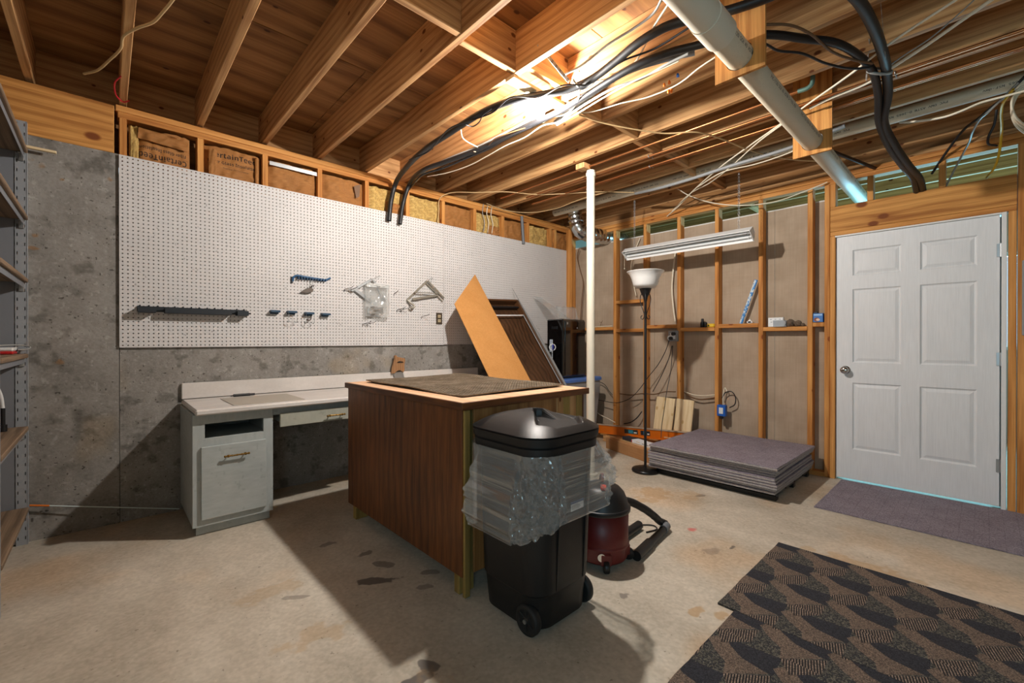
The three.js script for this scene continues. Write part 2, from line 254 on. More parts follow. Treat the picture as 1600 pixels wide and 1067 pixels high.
{
  const dT = dataTex(256, 512, (u, v) => { const g = 226 + 12 * (fbm(u, v, 120, 8, 401, 3) - 0.5) + 8 * (fbm(u, v, 5, 5, 410, 3) - 0.5); return [g, g + 1, g + 2]; }, 0.4, 0.8);
  const bT = dataTex(256, 512, (u, v) => { const g = 255 * fbm(u, v, 130, 7, 401, 3); return [g, g, g]; }, 0.4, 0.8, false);
  const dm = std({ map: dT, bumpMap: bT, bumpScale: 0.0006, roughness: 0.5 });
  const z0 = 2.902, z1 = 3.812, W = z1 - z0, Hh = 1.995, X = 4.482;
  const outer = new THREE.Shape([[0, 0], [W, 0], [W, Hh], [0, Hh]].map(p => new THREE.Vector2(...p)));
  const cols = [[0.105, 0.405], [0.51, 0.805]], rows = [[0.245, 0.79], [0.955, 1.555], [1.665, 1.875]], holes = [];
  for (const [a, b] of cols) for (const [c, d] of rows) { const h = new THREE.Path([[a, c], [a, d], [b, d], [b, c]].map(p => new THREE.Vector2(...p))); outer.holes.push(h); holes.push([a, b, c, d]); }
  const toDoor = (g) => { g.rotateY(-Math.PI / 2); g.translate(X, 0.022, z0); return planarUV(g, (x, y, z) => z, (x, y) => y); };
  mesh('stiles_and_rails', toDoor(new THREE.ExtrudeGeometry(outer, { depth: 0.012, bevelEnabled: false }).translate(0, 0, -0.012)), dm, door);
  mesh('core', toDoor(new THREE.BoxGeometry(W, Hh, 0.02).translate(W / 2, Hh / 2, -0.024)), dm, door);
  for (const [a, b, c, d] of holes) { const R = (i, z) => [[a + i, c + i, z], [b - i, c + i, z], [b - i, d - i, z], [a + i, d - i, z]];
    mesh('panel', toDoor(loft([R(0, -0.0005), R(0.008, -0.010), R(0.014, -0.0115), R(0.036, -0.0035), R(0.042, -0.003)], false, true, 0.2)), dm, door); }
  const kn = mesh('knob', lathe([[0.001, 0], [0.033, 0], [0.033, 0.005], [0.018, 0.01], [0.013, 0.025], [0.015, 0.032], [0.026, 0.038], [0.029, 0.05], [0.026, 0.06], [0.012, 0.066], [0.001, 0.066]], 32), M.chrome, door, [X, 0.915, 2.962], [0, 0, Math.PI / 2]);
  kn.userData.label = 'round chrome door knob';
  for (const y of [1.775, 1.03, 0.3]) mesh('hinge', merge([bx(0.006, 0.09, 0.02, 0, 0, -0.008, 0.001), cyl(0.006, 0.092, -0.005, 0, 0.003, 12)]), M.steel, door, [X - 0.003, y, z1 + 0.003]);
  mesh('jamb', merge([bx(0.1, 2.03, 0.024, 4.515, 1.015, 3.832), bx(0.1, 0.012, 0.93, 4.515, 2.024, 3.355), bx(0.07, 2.03, 0.006, 4.53, 1.015, 2.897), bx(0.03, 2.0, 0.05, 4.537, 1.01, 3.80), bx(0.03, 2.0, 0.04, 4.537, 1.01, 2.915), bx(0.03, 0.04, 0.9, 4.537, 2.005, 3.355)]), M.white, door);
}
// walls behind the camera, window lets in the daylight
const plaster = plain(0xb9b2a6, 0.9);
const wallF = struct('wall_front', 'plain wall behind the shelving with a window');
for (const [y0, y1, z0, z1] of [[0, 2.9, -0.2, 4.1], [0, 2.9, 5.4, 6.2], [0, 1.05, 4.1, 5.4], [2.15, 2.9, 4.1, 5.4]]) mesh('wall_panel', new THREE.BoxGeometry(0.12, y1 - y0, z1 - z0).translate(-0.86, (y0 + y1) / 2, (z0 + z1) / 2), plaster, wallF);
const wallRear = struct('wall_rear', 'plain wall closing the room');
mesh('wall_panel', new THREE.BoxGeometry(8.8, 2.9, 0.12).translate(3.4, 1.45, 6.06), plaster, wallRear);
const wallFar = struct('wall_far', 'pale wall of the room beyond the partition');
for (const [y0, y1, z0, z1] of [[0, 2.9, -0.2, 2.5], [0, 2.9, 4.1, 6.2], [0, 1.05, 2.5, 4.1], [2.15, 2.9, 2.5, 4.1]]) mesh('wall_panel', new THREE.BoxGeometry(0.12, y1 - y0, z1 - z0).translate(7.5, (y0 + y1) / 2, (z0 + z1) / 2), plaster, wallFar);
mesh('wall_panel', new THREE.BoxGeometry(3.0, 2.9, 0.12).translate(6.1, 1.45, -0.06), plaster, wallFar);
const pane = phys({ color: 0xffffff, transmission: 1, roughness: 0.02, thickness: 0 });
const win = (name, label, x, z0, z1) => { const o = struct(name, label); mesh('pane', new THREE.BoxGeometry(0.004, 1.1, z1 - z0).translate(x, 1.6, (z0 + z1) / 2), pane, o); mesh('frame', merge([bx(0.05, 0.04, z1 - z0, x, 1.07, (z0 + z1) / 2), bx(0.05, 0.04, z1 - z0, x, 2.13, (z0 + z1) / 2), bx(0.05, 1.02, 0.04, x, 1.6, z0 + 0.02), bx(0.05, 1.02, 0.04, x, 1.6, z1 - 0.02)]), M.white, o); };
win('window_1', 'white framed window behind the camera', -0.86, 4.1, 5.4); win('window_2', 'white framed window of the room beyond', 7.5, 2.5, 4.1);

// ---------- pegboard ----------
function pegGeo(nx, ny, p, t, r, w, h) {                            // perforated sheet: every hole is real, front face at z = t
  const P = [], I = [], N = []; const K = 6, A = [];
  for (let k = 0; k < 8; k++) A.push([Math.cos(k * Math.PI / 4), Math.sin(k * Math.PI / 4)]);
  const sq = [[1, 0], [1, 1], [0, 1], [-1, 1], [-1, 0], [-1, -1], [0, -1], [1, -1]];
  const mx = (w - nx * p) / 2, my = (h - ny * p) / 2;
  for (let j = 0; j < ny; j++) for (let i = 0; i < nx; i++) {
    const cx = mx + (i + 0.5) * p, cy = my + (j + 0.5) * p, b = P.length / 3, x0 = i === 0 ? 0 : cx - p / 2, x1 = i === nx - 1 ? w : cx + p / 2, y0 = j === 0 ? 0 : cy - p / 2, y1 = j === ny - 1 ? h : cy + p / 2;
    for (let k = 0; k < 8; k++) { P.push(sq[k][0] > 0 ? x1 : sq[k][0] < 0 ? x0 : cx, sq[k][1] > 0 ? y1 : sq[k][1] < 0 ? y0 : cy, t); N.push(0, 0, 1); }
    for (let k = 0; k < 8; k++) { P.push(cx + A[k][0] * r, cy + A[k][1] * r, t); N.push(0, 0, 1); }
    for (let k = 0; k < 8; k++) { P.push(cx + A[k][0] * r, cy + A[k][1] * r, t); N.push(-A[k][0], -A[k][1], 0); }
    for (let k = 0; k < 8; k++) { P.push(cx + A[k][0] * r, cy + A[k][1] * r, 0); N.push(-A[k][0], -A[k][1], 0); }
    for (let k = 0; k < 8; k++) { const q = (k + 1) % 8; I.push(b + k, b + q, b + 8 + k, b + q, b + 8 + q, b + 8 + k); I.push(b + 16 + k, b + 16 + q, b + 24 + k, b + 16 + q, b + 24 + q, b + 24 + k); }
  }
  const e = P.length / 3; for (const [x, y] of [[0, 0], [w, 0], [w, h], [0, h]]) for (const z of [0, t]) { P.push(x, y, z); N.push(x ? 0.7 : -0.7, y ? 0.7 : -0.7, 0); }
  for (let k = 0; k < 4; k++) { const a = e + k * 2, b = e + ((k + 1) % 4) * 2; I.push(a, b, a + 1, b, b + 1, a + 1); }
  const g = new THREE.BufferGeometry(); g.setAttribute('position', new THREE.Float32BufferAttribute(P, 3)); g.setAttribute('normal', new THREE.Float32BufferAttribute(N, 3));
  g.setAttribute('uv', new THREE.Float32BufferAttribute(new Float32Array(P.length / 3 * 2), 2)); g.setIndex(I); return planarUV(g, x => x, (x, y) => y);
}
const pegT = dataTex(512, 512, (u, v) => { const n = 212 + 10 * (fbm(u, v, 5, 5, 501, 4) - 0.5) + 6 * (fbm(u, v, 90, 90, 510, 2) - 0.5) - (fbm(u, v, 70, 70, 520, 2) > 0.86 ? 40 : 0); return [n, n - 3, n - 5]; }, 1.1, 1.1);
M.peg = std({ map: pegT, roughness: 0.55 });
single('pegboard', 'long white pegboard panel with black rack and tools hung on it', 'pegboard', pegGeo(96, 48, 0.0254, 0.005, 0.0044, 2.445, 1.222), M.peg, null, [0.066, 1.113, 0.012]);
single('pegboard', 'shorter white pegboard panel behind the leaning cardboard sheet', 'pegboard', pegGeo(76, 48, 0.0254, 0.005, 0.0044, 1.94, 1.215), M.peg, null, [2.514, 1.117, 0.012]);

// ---------- insulation batts in the bays above the pegboard ----------
const kraft = (g, w, h) => { g.fillStyle = '#a06a34'; g.fillRect(0, 0, w, h); for (let i = 0; i < 500; i++) { g.fillStyle = hash(i, 1, 9) > 0.5 ? 'rgba(60,32,10,0.10)' : 'rgba(214,160,100,0.10)'; g.fillRect(hash(i, 2, 9) * w, hash(i, 3, 9) * h, 4 + hash(i, 4, 9) * 60, 1 + hash(i, 5, 9) * 9); } };
const kraftT = [0, 1, 2, 3].map(k => canvasTex(512, 384, (g, w, h) => {
  kraft(g, w, h); g.fillStyle = 'rgba(28,16,8,0.82)';
  if (k === 0) { g.save(); g.translate(w / 2, h / 2); g.rotate(Math.PI); g.font = 'bold 78px sans-serif'; g.textAlign = 'center'; g.fillText('CertainTeed', 0, -55); g.font = 'bold 42px sans-serif'; g.fillText('Fiber Glass Insulation', 0, 8); g.font = '22px sans-serif'; g.fillText('Thermal Performance', 20, 55); g.restore(); }
  if (k === 1) { g.font = 'bold 74px sans-serif'; g.textAlign = 'center'; g.fillText('CertainTeed', w / 2, 120); g.font = 'bold 44px sans-serif'; g.fillText('Fiber Glass Insulation', w / 2, 185); g.font = '24px sans-serif'; g.fillText('Thermal Performance', w / 2 + 20, 232); }
  if (k === 2 || k === 3) { g.font = '13px sans-serif'; for (let l = 0; l < (k === 2 ? 11 : 5); l++) { g.fillRect(0, 0, 0, 0); let s = ''; for (let q = 0; q < 7; q++) s += '-'.repeat(3 + Math.floor(hash(q, l, 17) * 6)) + ' '; g.fillText(s, 150, 150 + l * 15); } }
}));
const fiberT = dataTex(256, 256, (u, v) => { const n = fbm(u, v, 12, 12, 601, 5), q = fbm(u, v, 50, 20, 610, 3); return [180 + 80 * (n - 0.4) + 30 * (q - 0.5), 146 + 80 * (n - 0.4) + 30 * (q - 0.5), 84 + 60 * (n - 0.4)]; }, 0.3, 0.3);
const fiber = std({ map: fiberT, roughness: 1 });
function pad(w, h, t, s, amp, nx = 26, ny = 18) {                    // crumpled batt face, closed box
  const g = new THREE.BoxGeometry(w, h, t, nx, ny, 2), p = g.attributes.position;
  for (let i = 0; i < p.count; i++) { const x = p.getX(i), y = p.getY(i), z = p.getZ(i), u = x / w + 0.5, v = y / h + 0.5; const e = Math.min(u, 1 - u), edge = sst(0, 0.12, e); const k = (fbm(u * 0.9, v * 0.9, 4, 4, s, 3) - 0.5) * amp + Math.abs(fbm(u * 0.8, v * 0.8, 7, 5, s + 3, 2) - 0.5) * amp * 1.2; if (z > 0) p.setZ(i, z + k * (0.4 + 0.6 * edge) - (1 - edge) * t * 0.35); if (v > 0.95) p.setY(i, y - 0.10 * h * fbm(u * 0.9, 0.3, 6, 3, s + 7, 3)); }
  g.computeVertexNormals(); return g;
}
const battInfo = [[0, 'kraft insulation batt printed upside down in the bay above the pegboard corner'], [1, 'kraft insulation batt with upright print next to the corner bay'], [2, 'kraft insulation batt with small print and a foil strip'], [3, 'brown kraft insulation batt torn at its right edge'], [null, 'torn yellow insulation behind the two black bundles'], [null, 'bare yellow insulation right of the black bundles'], [3, 'dark kraft insulation scrap between studs with a tan cable'], [null, 'ragged insulation behind hanging wires'], [3, 'brown insulation with folded paper beside the small grey pipe'], [null, 'insulation scrap right of the small grey pipe'], [3, 'insulation scrap in the last bay before the foil duct']];
battInfo.forEach(([k, label], n) => {
  const i = n + 1, x = (JX(i) + JX(i + 1)) / 2, w = n === 9 ? 0.34 : 0.362, o = thing('insulation_batt', label, 'insulation', 'insulation in the wall bays', [x, 2.3, -0.055]);
  const mt = k === null ? fiber : std({ map: kraftT[k], roughness: 0.8 });
  const f = mesh(k === null ? 'fiber_core' : 'kraft_facing', pad(k === 0 ? 0.29 : w - 0.01, 0.262, 0.05, 700 + n * 13, k === null ? 0.05 : 0.035), mt, o, [k === 0 ? 0.0 : 0, 0.132, 0.005]);
  if (k === 0) { mesh('fiber_core', pad(0.05, 0.25, 0.05, 777, 0.03, 8, 14), fiber, o, [-0.15, 0.132, 0.02]); mesh('paper_flap', pad(0.26, 0.07, 0.012, 790, 0.05, 20, 6), std({ map: kraftT[2], roughness: 0.8 }), o, [0.0, 0.2, 0.055], [0.2, 0, -0.06]); }
  if (k === 1) { mesh('paper_flap', pad(0.05, 0.22, 0.014, 803, 0.03, 6, 12), std({ map: kraftT[3], roughness: 0.8 }), o, [-0.13, 0.12, 0.05]); mesh('paper_flap', pad(0.024, 0.24, 0.012, 811, 0.01, 4, 12), std({ map: kraftT[3], roughness: 0.8 }), o, [0.148, 0.125, 0.05]); }
  if (k === 2) mesh('foil_strip', cbox(0.35, 0.03, 0.003, 0.001), M.steel, o, [0, 0.222, 0.062]);
  if (n === 3) mesh('paper_flap', plate([[0, 0], [0.06, 0.03], [0.05, -0.08], [0.02, -0.1]], 0.002, 0), M.brown, o, [0.08, 0.2, 0.06]);
  if (n === 4 || n === 7) mesh('paper_flap', pad(0.16, 0.12, 0.012, 820 + n, 0.06, 14, 8), std({ map: kraftT[3], roughness: 0.8 }), o, [0.06, 0.08, 0.05]);
});
single('vent_pipe', 'small grey pipe stub standing above the pegboard near the duct', 'pipe', rod([3.63, 2.30, 0.03], [3.6, 2.62, 0.03], 0.018, 16), M.greypipe);
for (const [x, l] of [[3.02, 'grey wire hanging through the plate at left of a bundle'], [3.08, 'cream wire hanging through the plate in the middle of a bundle'], [3.14, 'cream wire hanging through the plate at right of a bundle']]) single('hanging_wire', l, 'wire', tube([[x, 2.64, 0.03], [x - 0.01, 2.55, 0.025], [x + 0.02, 2.45, 0.022], [x + 0.005, 2.345, 0.022]], 0.004), x === 3.02 ? M.greycable : M.romex, 'wires through the top plate');

// ---------- overhead: bulb, pipes, cables ----------
{
  const o = thing('light_bulb', 'glowing bare bulb in a white porcelain lampholder under the joists', 'bulb', null, [BULB[0], 2.643, BULB[2]]);
  mesh('lampholder', lathe([[0.001, 0], [0.055, 0], [0.055, -0.012], [0.034, -0.022], [0.028, -0.038], [0.001, -0.038]], 32), M.white, o);
  mesh('glass', lathe([[0.001, -0.138], [0.022, -0.134], [0.039, -0.118], [0.045, -0.096], [0.042, -0.075], [0.028, -0.052], [0.018, -0.038]], 32), std({ color: 0xffffff, emissive: 0xfff1dd, emissiveIntensity: 14, roughness: 0.4 }), o);
  const l = new THREE.PointLight(BULB_COLOR, BULB_POWER, 0, 2); l.position.set(...BULB); l.castShadow = true; l.shadow.radius = 1.8; l.shadow.bias = -0.001; scene.add(l);
}
const pvcPrint = (txt) => { const t = canvasTex(2048, 512, (g, w, h) => { g.fillStyle = '#d3cab4'; g.fillRect(0, 0, w, h); for (let i = 0; i < 2600; i++) { g.fillStyle = hash(i, 1, 5) > 0.6 ? 'rgba(90,74,50,0.12)' : 'rgba(240,232,214,0.2)'; g.fillRect(hash(i, 2, 5) * w, hash(i, 3, 5) * h, 2 + 9 * hash(i, 4, 5), 1 + 4 * hash(i, 6, 5)); } g.fillStyle = 'rgba(24,22,20,0.85)'; g.font = 'bold 30px monospace'; for (let k = 0; k < 3; k++) g.fillText(txt, 20 + k * 690, 256); }); t.wrapS = t.wrapT = THREE.RepeatWrapping; return t; };
function pipeGeo(r, L) { const g = new THREE.CylinderGeometry(r, r, L, 40, 1, false), u = g.attributes.uv; for (let i = 0; i < u.count; i++) { const a = u.getX(i), b = u.getY(i); u.setXY(i, (1 - b) * L / 1.5, a); } return g; }   // print runs along the pipe
function pipeX(x0, x1, y, z, r, spin = 0) { const g = pipeGeo(r, x1 - x0); g.rotateY(spin); g.rotateZ(Math.PI / 2); return { g: g.translate((x0 + x1) / 2, y, z) }; }
const SPIN = Math.PI - 0.3, PY = 2.425, PZ = 2.992;
{
  const t1 = pvcPrint('PVC-1120 SCH 40 ASTM D-1785 NSF');
  const o = thing('drain_pipe', 'thick white PVC drain pipe with black print crossing under the joists', 'pipe', null, [0, 0, 0]);
  const pm = std({ map: t1, roughness: 0.5 });
  const p = pipeX(0.3, 5.6, PY, PZ, 0.0555, SPIN); mesh('pipe', p.g, pm, o);
  const c = pipeX(1.72, 1.87, PY, PZ, 0.064); mesh('coupling', c.g, M.pvc, o);
  const c0 = pipeX(0.9, 1.72, PY, PZ, 0.0605); mesh('sleeve', c0.g, M.pvc, o);
}
for (const [x, l] of [[JX(6) - 0.028, 'plywood hanger with a round hole holding the drain pipe below its coupling'], [JX(9) - 0.028, 'plywood hanger with a round hole holding the drain pipe nearer the door']]) {
  const s = new THREE.Shape([[-0.105, -0.085], [0.105, -0.085], [0.105, 0.42], [-0.105, 0.42]].map(p => new THREE.Vector2(...p))); const h = new THREE.Path(); h.absarc(0, 0, 0.059, 0, Math.PI * 2, true); s.holes.push(h);
  const g = new THREE.ExtrudeGeometry(s, { depth: 0.016, bevelEnabled: false, curveSegments: 24 }); planarUV(g, (x, y) => y, (x) => x); g.rotateY(-Math.PI / 2);
  single('pipe_hanger', l, 'hanger', g, M.header, null, [x, PY, PZ]);
}
{
  const t2 = pvcPrint('PVC DWV ASTM D-2665 NSF-dwv'), g = pipeGeo(0.046, 5.4); g.rotateY(-1.3 - Math.PI); g.rotateX(Math.PI / 2);
  single('waste_pipe', 'long white printed waste pipe running along the joists toward the duct', 'pipe', g, std({ map: t2, roughness: 0.5 }), null, [3.995, 2.705, 2.9]);
}
for (const [x, y, z0, z1, r, l] of [[3.03, 2.643, 0.3, 3.0, 0.009, 'copper water pipe closest to the bulb ending in an elbow'], [3.21, 2.640, 0.5, 5.6, 0.0085, 'copper water pipe second from the bulb under the joists'], [3.27, 2.648, 0.5, 5.6, 0.006, 'thin copper tube tucked between two thicker copper pipes'], [3.40, 2.640, 0.4, 5.6, 0.009, 'copper water pipe nearest the waste pipe'], [3.45, 2.650, 0.4, 5.6, 0.006, 'thin copper tube right beside the waste pipe']]) {
  const o = thing('copper_pipe', l, 'pipe', 'copper water lines', [x, y, z0]);
  mesh('tube', rod([0, 0, 0], [0, 0, z1 - z0], r, 14), M.copper, o);
  if (z1 < 3.5) mesh('elbow', tube([[0, 0, z1 - z0 - 0.02], [0, 0, z1 - z0 + 0.03], [0, 0.015, z1 - z0 + 0.05], [0, 0.06, z1 - z0 + 0.055]], 0.0125, 20, 12), plain(0x6f8f84, 0.5, 0.5), o);
  else for (const q of [1.4, 2.9]) mesh('pipe_clip', new THREE.TorusGeometry(r + 0.003, 0.003, 8, 20), M.steel, o, [0, 0, q]);
}
single('water_tube', 'grey plastic water tube curving below the white waste pipe', 'pipe', tube([[3.90, 2.63, 1.36], [3.74, 2.56, 1.70], [3.69, 2.545, 2.02], [3.66, 2.55, 2.35], [3.65, 2.56, 2.8], [3.64, 2.60, 3.1]], 0.013, 40, 12), M.grey);
single('iron_rod', 'dark iron pipe bracing down from joists to the partition top', 'pipe', rod([3.72, 2.60, 2.86], [4.50, 2.52, 3.16], 0.013, 12), plain(0x4a3a34, 0.4, 0.6));
const CABLES = [
{name:'cable_bundle',label:'thick black taped cable bundle passing just above the lit bulb',cat:'cable',mat:'black',r:0.021,pts:[[1.893,2.246,0.055],[1.91,2.424,0.06],[1.938,2.58,0.09],[1.858,2.612,0.431],[1.791,2.612,0.812],[1.772,2.612,1.165],[1.767,2.612,1.596],[1.81,2.612,1.788],[1.893,2.612,1.95],[1.971,2.612,2.104],[1.985,2.612,2.253],[1.952,2.612,2.422],[1.909,2.612,2.597],[1.907,2.612,2.732],[1.939,2.612,2.823],[2.008,2.612,2.951],[2.048,2.612,3.068],[2.068,2.612,3.172]]},
{name:'cable_bundle',label:'thick black cable bundle running behind the bulb and strapped before the door header',cat:'cable',mat:'black',r:0.019,pts:[[2.003,2.237,0.055],[2.033,2.432,0.06],[2.077,2.611,0.1],[1.991,2.61,0.486],[2.036,2.61,0.783],[2.08,2.61,1.102],[2.1,2.61,1.409],[2.104,2.61,1.691],[2.111,2.61,1.91],[2.09,2.61,2.129],[2.064,2.61,2.347],[2.057,2.61,2.509],[2.086,2.61,2.655],[2.126,2.61,2.751],[2.198,2.61,2.906],[2.309,2.61,3.039],[2.479,2.61,3.155],[2.597,2.61,3.234],[2.779,2.61,3.292],[3.011,2.6,3.329],[3.246,2.561,3.323],[3.46,2.496,3.299],[3.714,2.428,3.312],[3.999,2.36,3.353],[4.278,2.324,3.389],[4.52,2.267,3.391]]},
{name:'cable_bundle',label:'heavy black conduit dropping from overhead joists into the strap',cat:'cable',mat:'black',r:0.023,pts:[[2.168,2.6,3.338],[2.342,2.6,3.372],[2.57,2.6,3.388],[2.833,2.6,3.39],[3.067,2.6,3.38],[3.286,2.561,3.36],[3.483,2.496,3.32],[3.744,2.428,3.34],[4.031,2.36,3.383],[4.311,2.324,3.42],[4.556,2.267,3.424]]},
{name:'grey_conduit',label:'grey corrugated conduit taped alongside the cable bundles above the bulb',cat:'conduit',mat:'greypipe',r:0.017,pts:[[2.247,2.64,1.753],[2.182,2.64,1.982],[2.134,2.64,2.189],[2.108,2.64,2.4],[2.15,2.64,2.567],[2.221,2.64,2.724]]},
{name:'electrical_cable',label:'white cable following the lower edge of the black bundle to orange wire nuts',cat:'cable',mat:'romex',r:0.004,pts:[[2.079,2.6,0.405],[2.161,2.6,0.601],[2.201,2.6,0.864],[2.193,2.6,1.08],[2.175,2.6,1.326],[2.185,2.6,1.518],[2.156,2.6,1.731],[2.193,2.6,1.812],[2.184,2.6,1.929],[2.259,2.6,2.074],[2.3,2.6,2.234],[2.357,2.6,2.373],[2.368,2.6,2.528],[2.351,2.6,2.604],[2.306,2.6,2.703],[2.273,2.6,2.816]]},
{name:'electrical_cable',label:'grey cable lying on top of the second black bundle before the bulb',cat:'cable',mat:'greycable',r:0.007,pts:[[2.12,2.635,0.141],[2.035,2.635,0.516],[2.046,2.635,0.813],[2.081,2.635,1.101],[2.086,2.635,1.39],[2.09,2.635,1.645],[2.096,2.635,1.787]]},
{name:'electrical_cable',label:'dark cable twisted under the second bundle left of the bulb',cat:'cable',mat:'black',r:0.008,pts:[[2.123,2.595,0.019],[2.023,2.595,0.412],[2.07,2.595,0.687],[2.09,2.595,0.968],[2.108,2.595,1.221],[2.091,2.595,1.485],[2.104,2.595,1.673]]},
{name:'electrical_cable',label:'copper coloured wire sagging from the second bundle',cat:'cable',mat:'brown',r:0.004,pts:[[2.057,2.6,0.658],[2.082,2.6,0.894],[2.108,2.6,1.144],[2.042,2.6,1.371],[2.066,2.6,1.512],[2.109,2.6,1.687]]},
{name:'electrical_cable',label:'thin black wire wrapped along the first bundle',cat:'cable',mat:'black',r:0.0045,pts:[[1.77,2.59,0.637],[1.798,2.59,0.856],[1.708,2.59,1.295],[1.76,2.59,1.507],[1.785,2.59,1.638],[1.755,2.59,1.847],[1.87,2.59,1.945],[1.886,2.59,2.129],[1.978,2.59,2.214]]},
{name:'electrical_cable',label:'short black wire end curling below the first bundle',cat:'cable',mat:'black',r:0.004,pts:[[1.749,2.59,1.667],[1.76,2.59,1.572],[1.801,2.59,1.476],[1.802,2.59,1.406],[1.76,2.59,1.391]]},
{name:'electrical_cable',label:'grey cable taped along the conduit toward the drain pipe',cat:'cable',mat:'greycable',r:0.007,pts:[[2.17,2.59,1.887],[2.131,2.59,2.121],[2.118,2.59,2.31],[2.15,2.59,2.473],[2.136,2.59,2.611],[2.136,2.59,2.73]]},
{name:'electrical_cable',label:'white cable beside the grey conduit toward the drain pipe',cat:'cable',mat:'romex',r:0.0045,pts:[[2.196,2.585,1.81],[2.175,2.585,2.013],[2.147,2.585,2.225],[2.134,2.585,2.404],[2.144,2.585,2.571],[2.147,2.585,2.675]]},
{name:'electrical_cable',label:'brown cable hanging below the strapped bundle near the door',cat:'cable',mat:'brown',r:0.006,pts:[[2.165,2.59,3.03],[2.271,2.59,3.129],[2.398,2.59,3.179],[2.647,2.59,3.224],[2.809,2.59,3.287],[2.907,2.59,3.343]]},
{name:'electrical_cable',label:'black cable slack below the bundle right of the drain pipe',cat:'cable',mat:'black',r:0.006,pts:[[2.174,2.58,2.944],[2.323,2.58,3.021],[2.421,2.58,3.048],[2.524,2.58,3.118],[2.714,2.58,3.184],[2.863,2.58,3.265],[2.923,2.58,3.335]]},
{name:'electrical_cable',label:'pale cable looping beside the bulb and over the furring board',cat:'cable',mat:'romex',r:0.0055,pts:[[1.862,2.6,2.261],[1.882,2.6,2.201],[1.996,2.6,2.155],[2.083,2.6,2.071],[2.15,2.6,1.93],[2.118,2.6,1.834],[2.124,2.6,1.749]]},
{name:'electrical_cable',label:'thin grey cable arching above the black bundle from bulb toward the drain pipe',cat:'cable',mat:'greycable',r:0.006,pts:[[1.876,2.64,2.137],[1.883,2.64,2.245],[1.846,2.64,2.456],[1.84,2.64,2.605],[1.821,2.64,2.715],[1.758,2.64,2.798]]},
{name:'electrical_cable',label:'thin white cable crossing steeply between the two black bundles',cat:'cable',mat:'romex',r:0.005,pts:[[2.064,2.645,2.217],[2.1,2.645,2.301],[2.093,2.645,2.429],[2.036,2.645,2.522],[1.913,2.645,2.663],[1.82,2.645,2.793],[1.767,2.645,2.863]]},
{name:'electrical_cable',label:'black cord dipping under the bundle near the drain pipe',cat:'cable',mat:'black',r:0.005,pts:[[1.965,2.6,2.109],[2.012,2.6,2.188],[1.979,2.6,2.322],[1.959,2.6,2.475],[1.99,2.6,2.62],[1.974,2.6,2.806]]},
{name:'electrical_cable',label:'thin tan cable stapled along the top plate and down the left studs',cat:'cable',mat:'tan',r:0.0045,pts:[[2.432,2.326,0.03],[2.447,2.45,0.03],[2.448,2.57,0.04],[2.531,2.635,0.086],[2.722,2.635,0.29],[2.925,2.635,0.504],[3.195,2.635,0.65],[3.384,2.635,0.853],[3.574,2.635,1.107],[3.87,2.635,1.357]]},
{name:'electrical_cable',label:'tan cable sagging between copper lines behind the white post',cat:'cable',mat:'tan',r:0.0045,pts:[[2.984,2.62,0.123],[3.178,2.62,0.087],[3.407,2.62,0.102],[3.595,2.62,0.243],[3.665,2.62,0.539],[3.626,2.62,0.779],[3.606,2.62,0.987],[3.63,2.62,1.219]]},
{name:'electrical_cable',label:'tan cable drooping from joist near blocking under the copper pipes',cat:'cable',mat:'tan',r:0.005,pts:[[2.223,2.6,1.976],[2.41,2.6,2.014],[2.692,2.6,2.131],[2.864,2.6,2.228],[2.999,2.6,2.379],[3.222,2.6,2.454],[3.578,2.6,2.525],[3.871,2.6,2.623],[4.173,2.6,2.802],[4.33,2.6,2.983]]},
{name:'electrical_cable',label:'white cable swagging in front of the stud wall to the door framing',cat:'cable',mat:'romex',r:0.005,pts:[[4.2,2.845,1.382],[4.25,2.705,1.609],[4.28,2.613,1.722],[4.3,2.489,1.947],[4.32,2.404,2.23],[4.36,2.39,2.482],[4.4,2.43,2.658],[4.44,2.485,2.843]]},
{name:'electrical_cable',label:'cream cable running diagonally under joists over the stud wall',cat:'cable',mat:'romex',r:0.0055,pts:[[4.45,2.499,1.408],[4.3,2.533,1.612],[4.124,2.6,1.858],[3.705,2.6,2.298],[3.478,2.6,2.581],[3.313,2.6,2.795],[3.165,2.6,2.978],[2.941,2.6,3.263],[2.802,2.6,3.413],[2.731,2.6,3.51],[2.631,2.6,3.669]]},
{name:'electrical_cable',label:'second cream cable beside the diagonal one ending at the stud top',cat:'cable',mat:'romex',r:0.0045,pts:[[4.45,2.542,1.466],[4.3,2.62,1.712],[4.019,2.59,2.053],[3.792,2.59,2.305],[3.454,2.59,2.631],[3.273,2.59,2.844]]},
{name:'electrical_cable',label:'cream cable curving under the white waste pipe',cat:'cable',mat:'romex',r:0.005,pts:[[4.02,2.58,1.935],[3.82,2.58,2.253],[3.844,2.58,2.459],[3.832,2.58,2.603],[3.789,2.58,2.754],[3.689,2.58,2.88]]},
{name:'electrical_cable',label:'thick white double cable rising to the upper joists beside the strap',cat:'cable',mat:'romex',r:0.0075,pts:[[3.212,2.6,3.0],[3.168,2.6,3.108],[3.133,2.6,3.281],[3.053,2.6,3.397],[2.938,2.6,3.546],[2.832,2.6,3.664],[2.729,2.6,3.779]]},
{name:'electrical_cable',label:'thin grey wire strung under joists right of the strap',cat:'cable',mat:'greycable',r:0.003,pts:[[3.085,2.62,3.367],[3.004,2.62,3.453],[2.929,2.62,3.553],[2.793,2.62,3.665],[2.707,2.62,3.724]]},
{name:'electrical_cable',label:'white cable hanging below the printed waste pipe',cat:'cable',mat:'romex',r:0.006,pts:[[3.72,2.55,3.37],[3.66,2.508,3.45],[3.62,2.474,3.579],[3.6,2.476,3.653],[3.6,2.492,3.723],[3.6,2.492,3.805],[3.6,2.491,3.907]]},
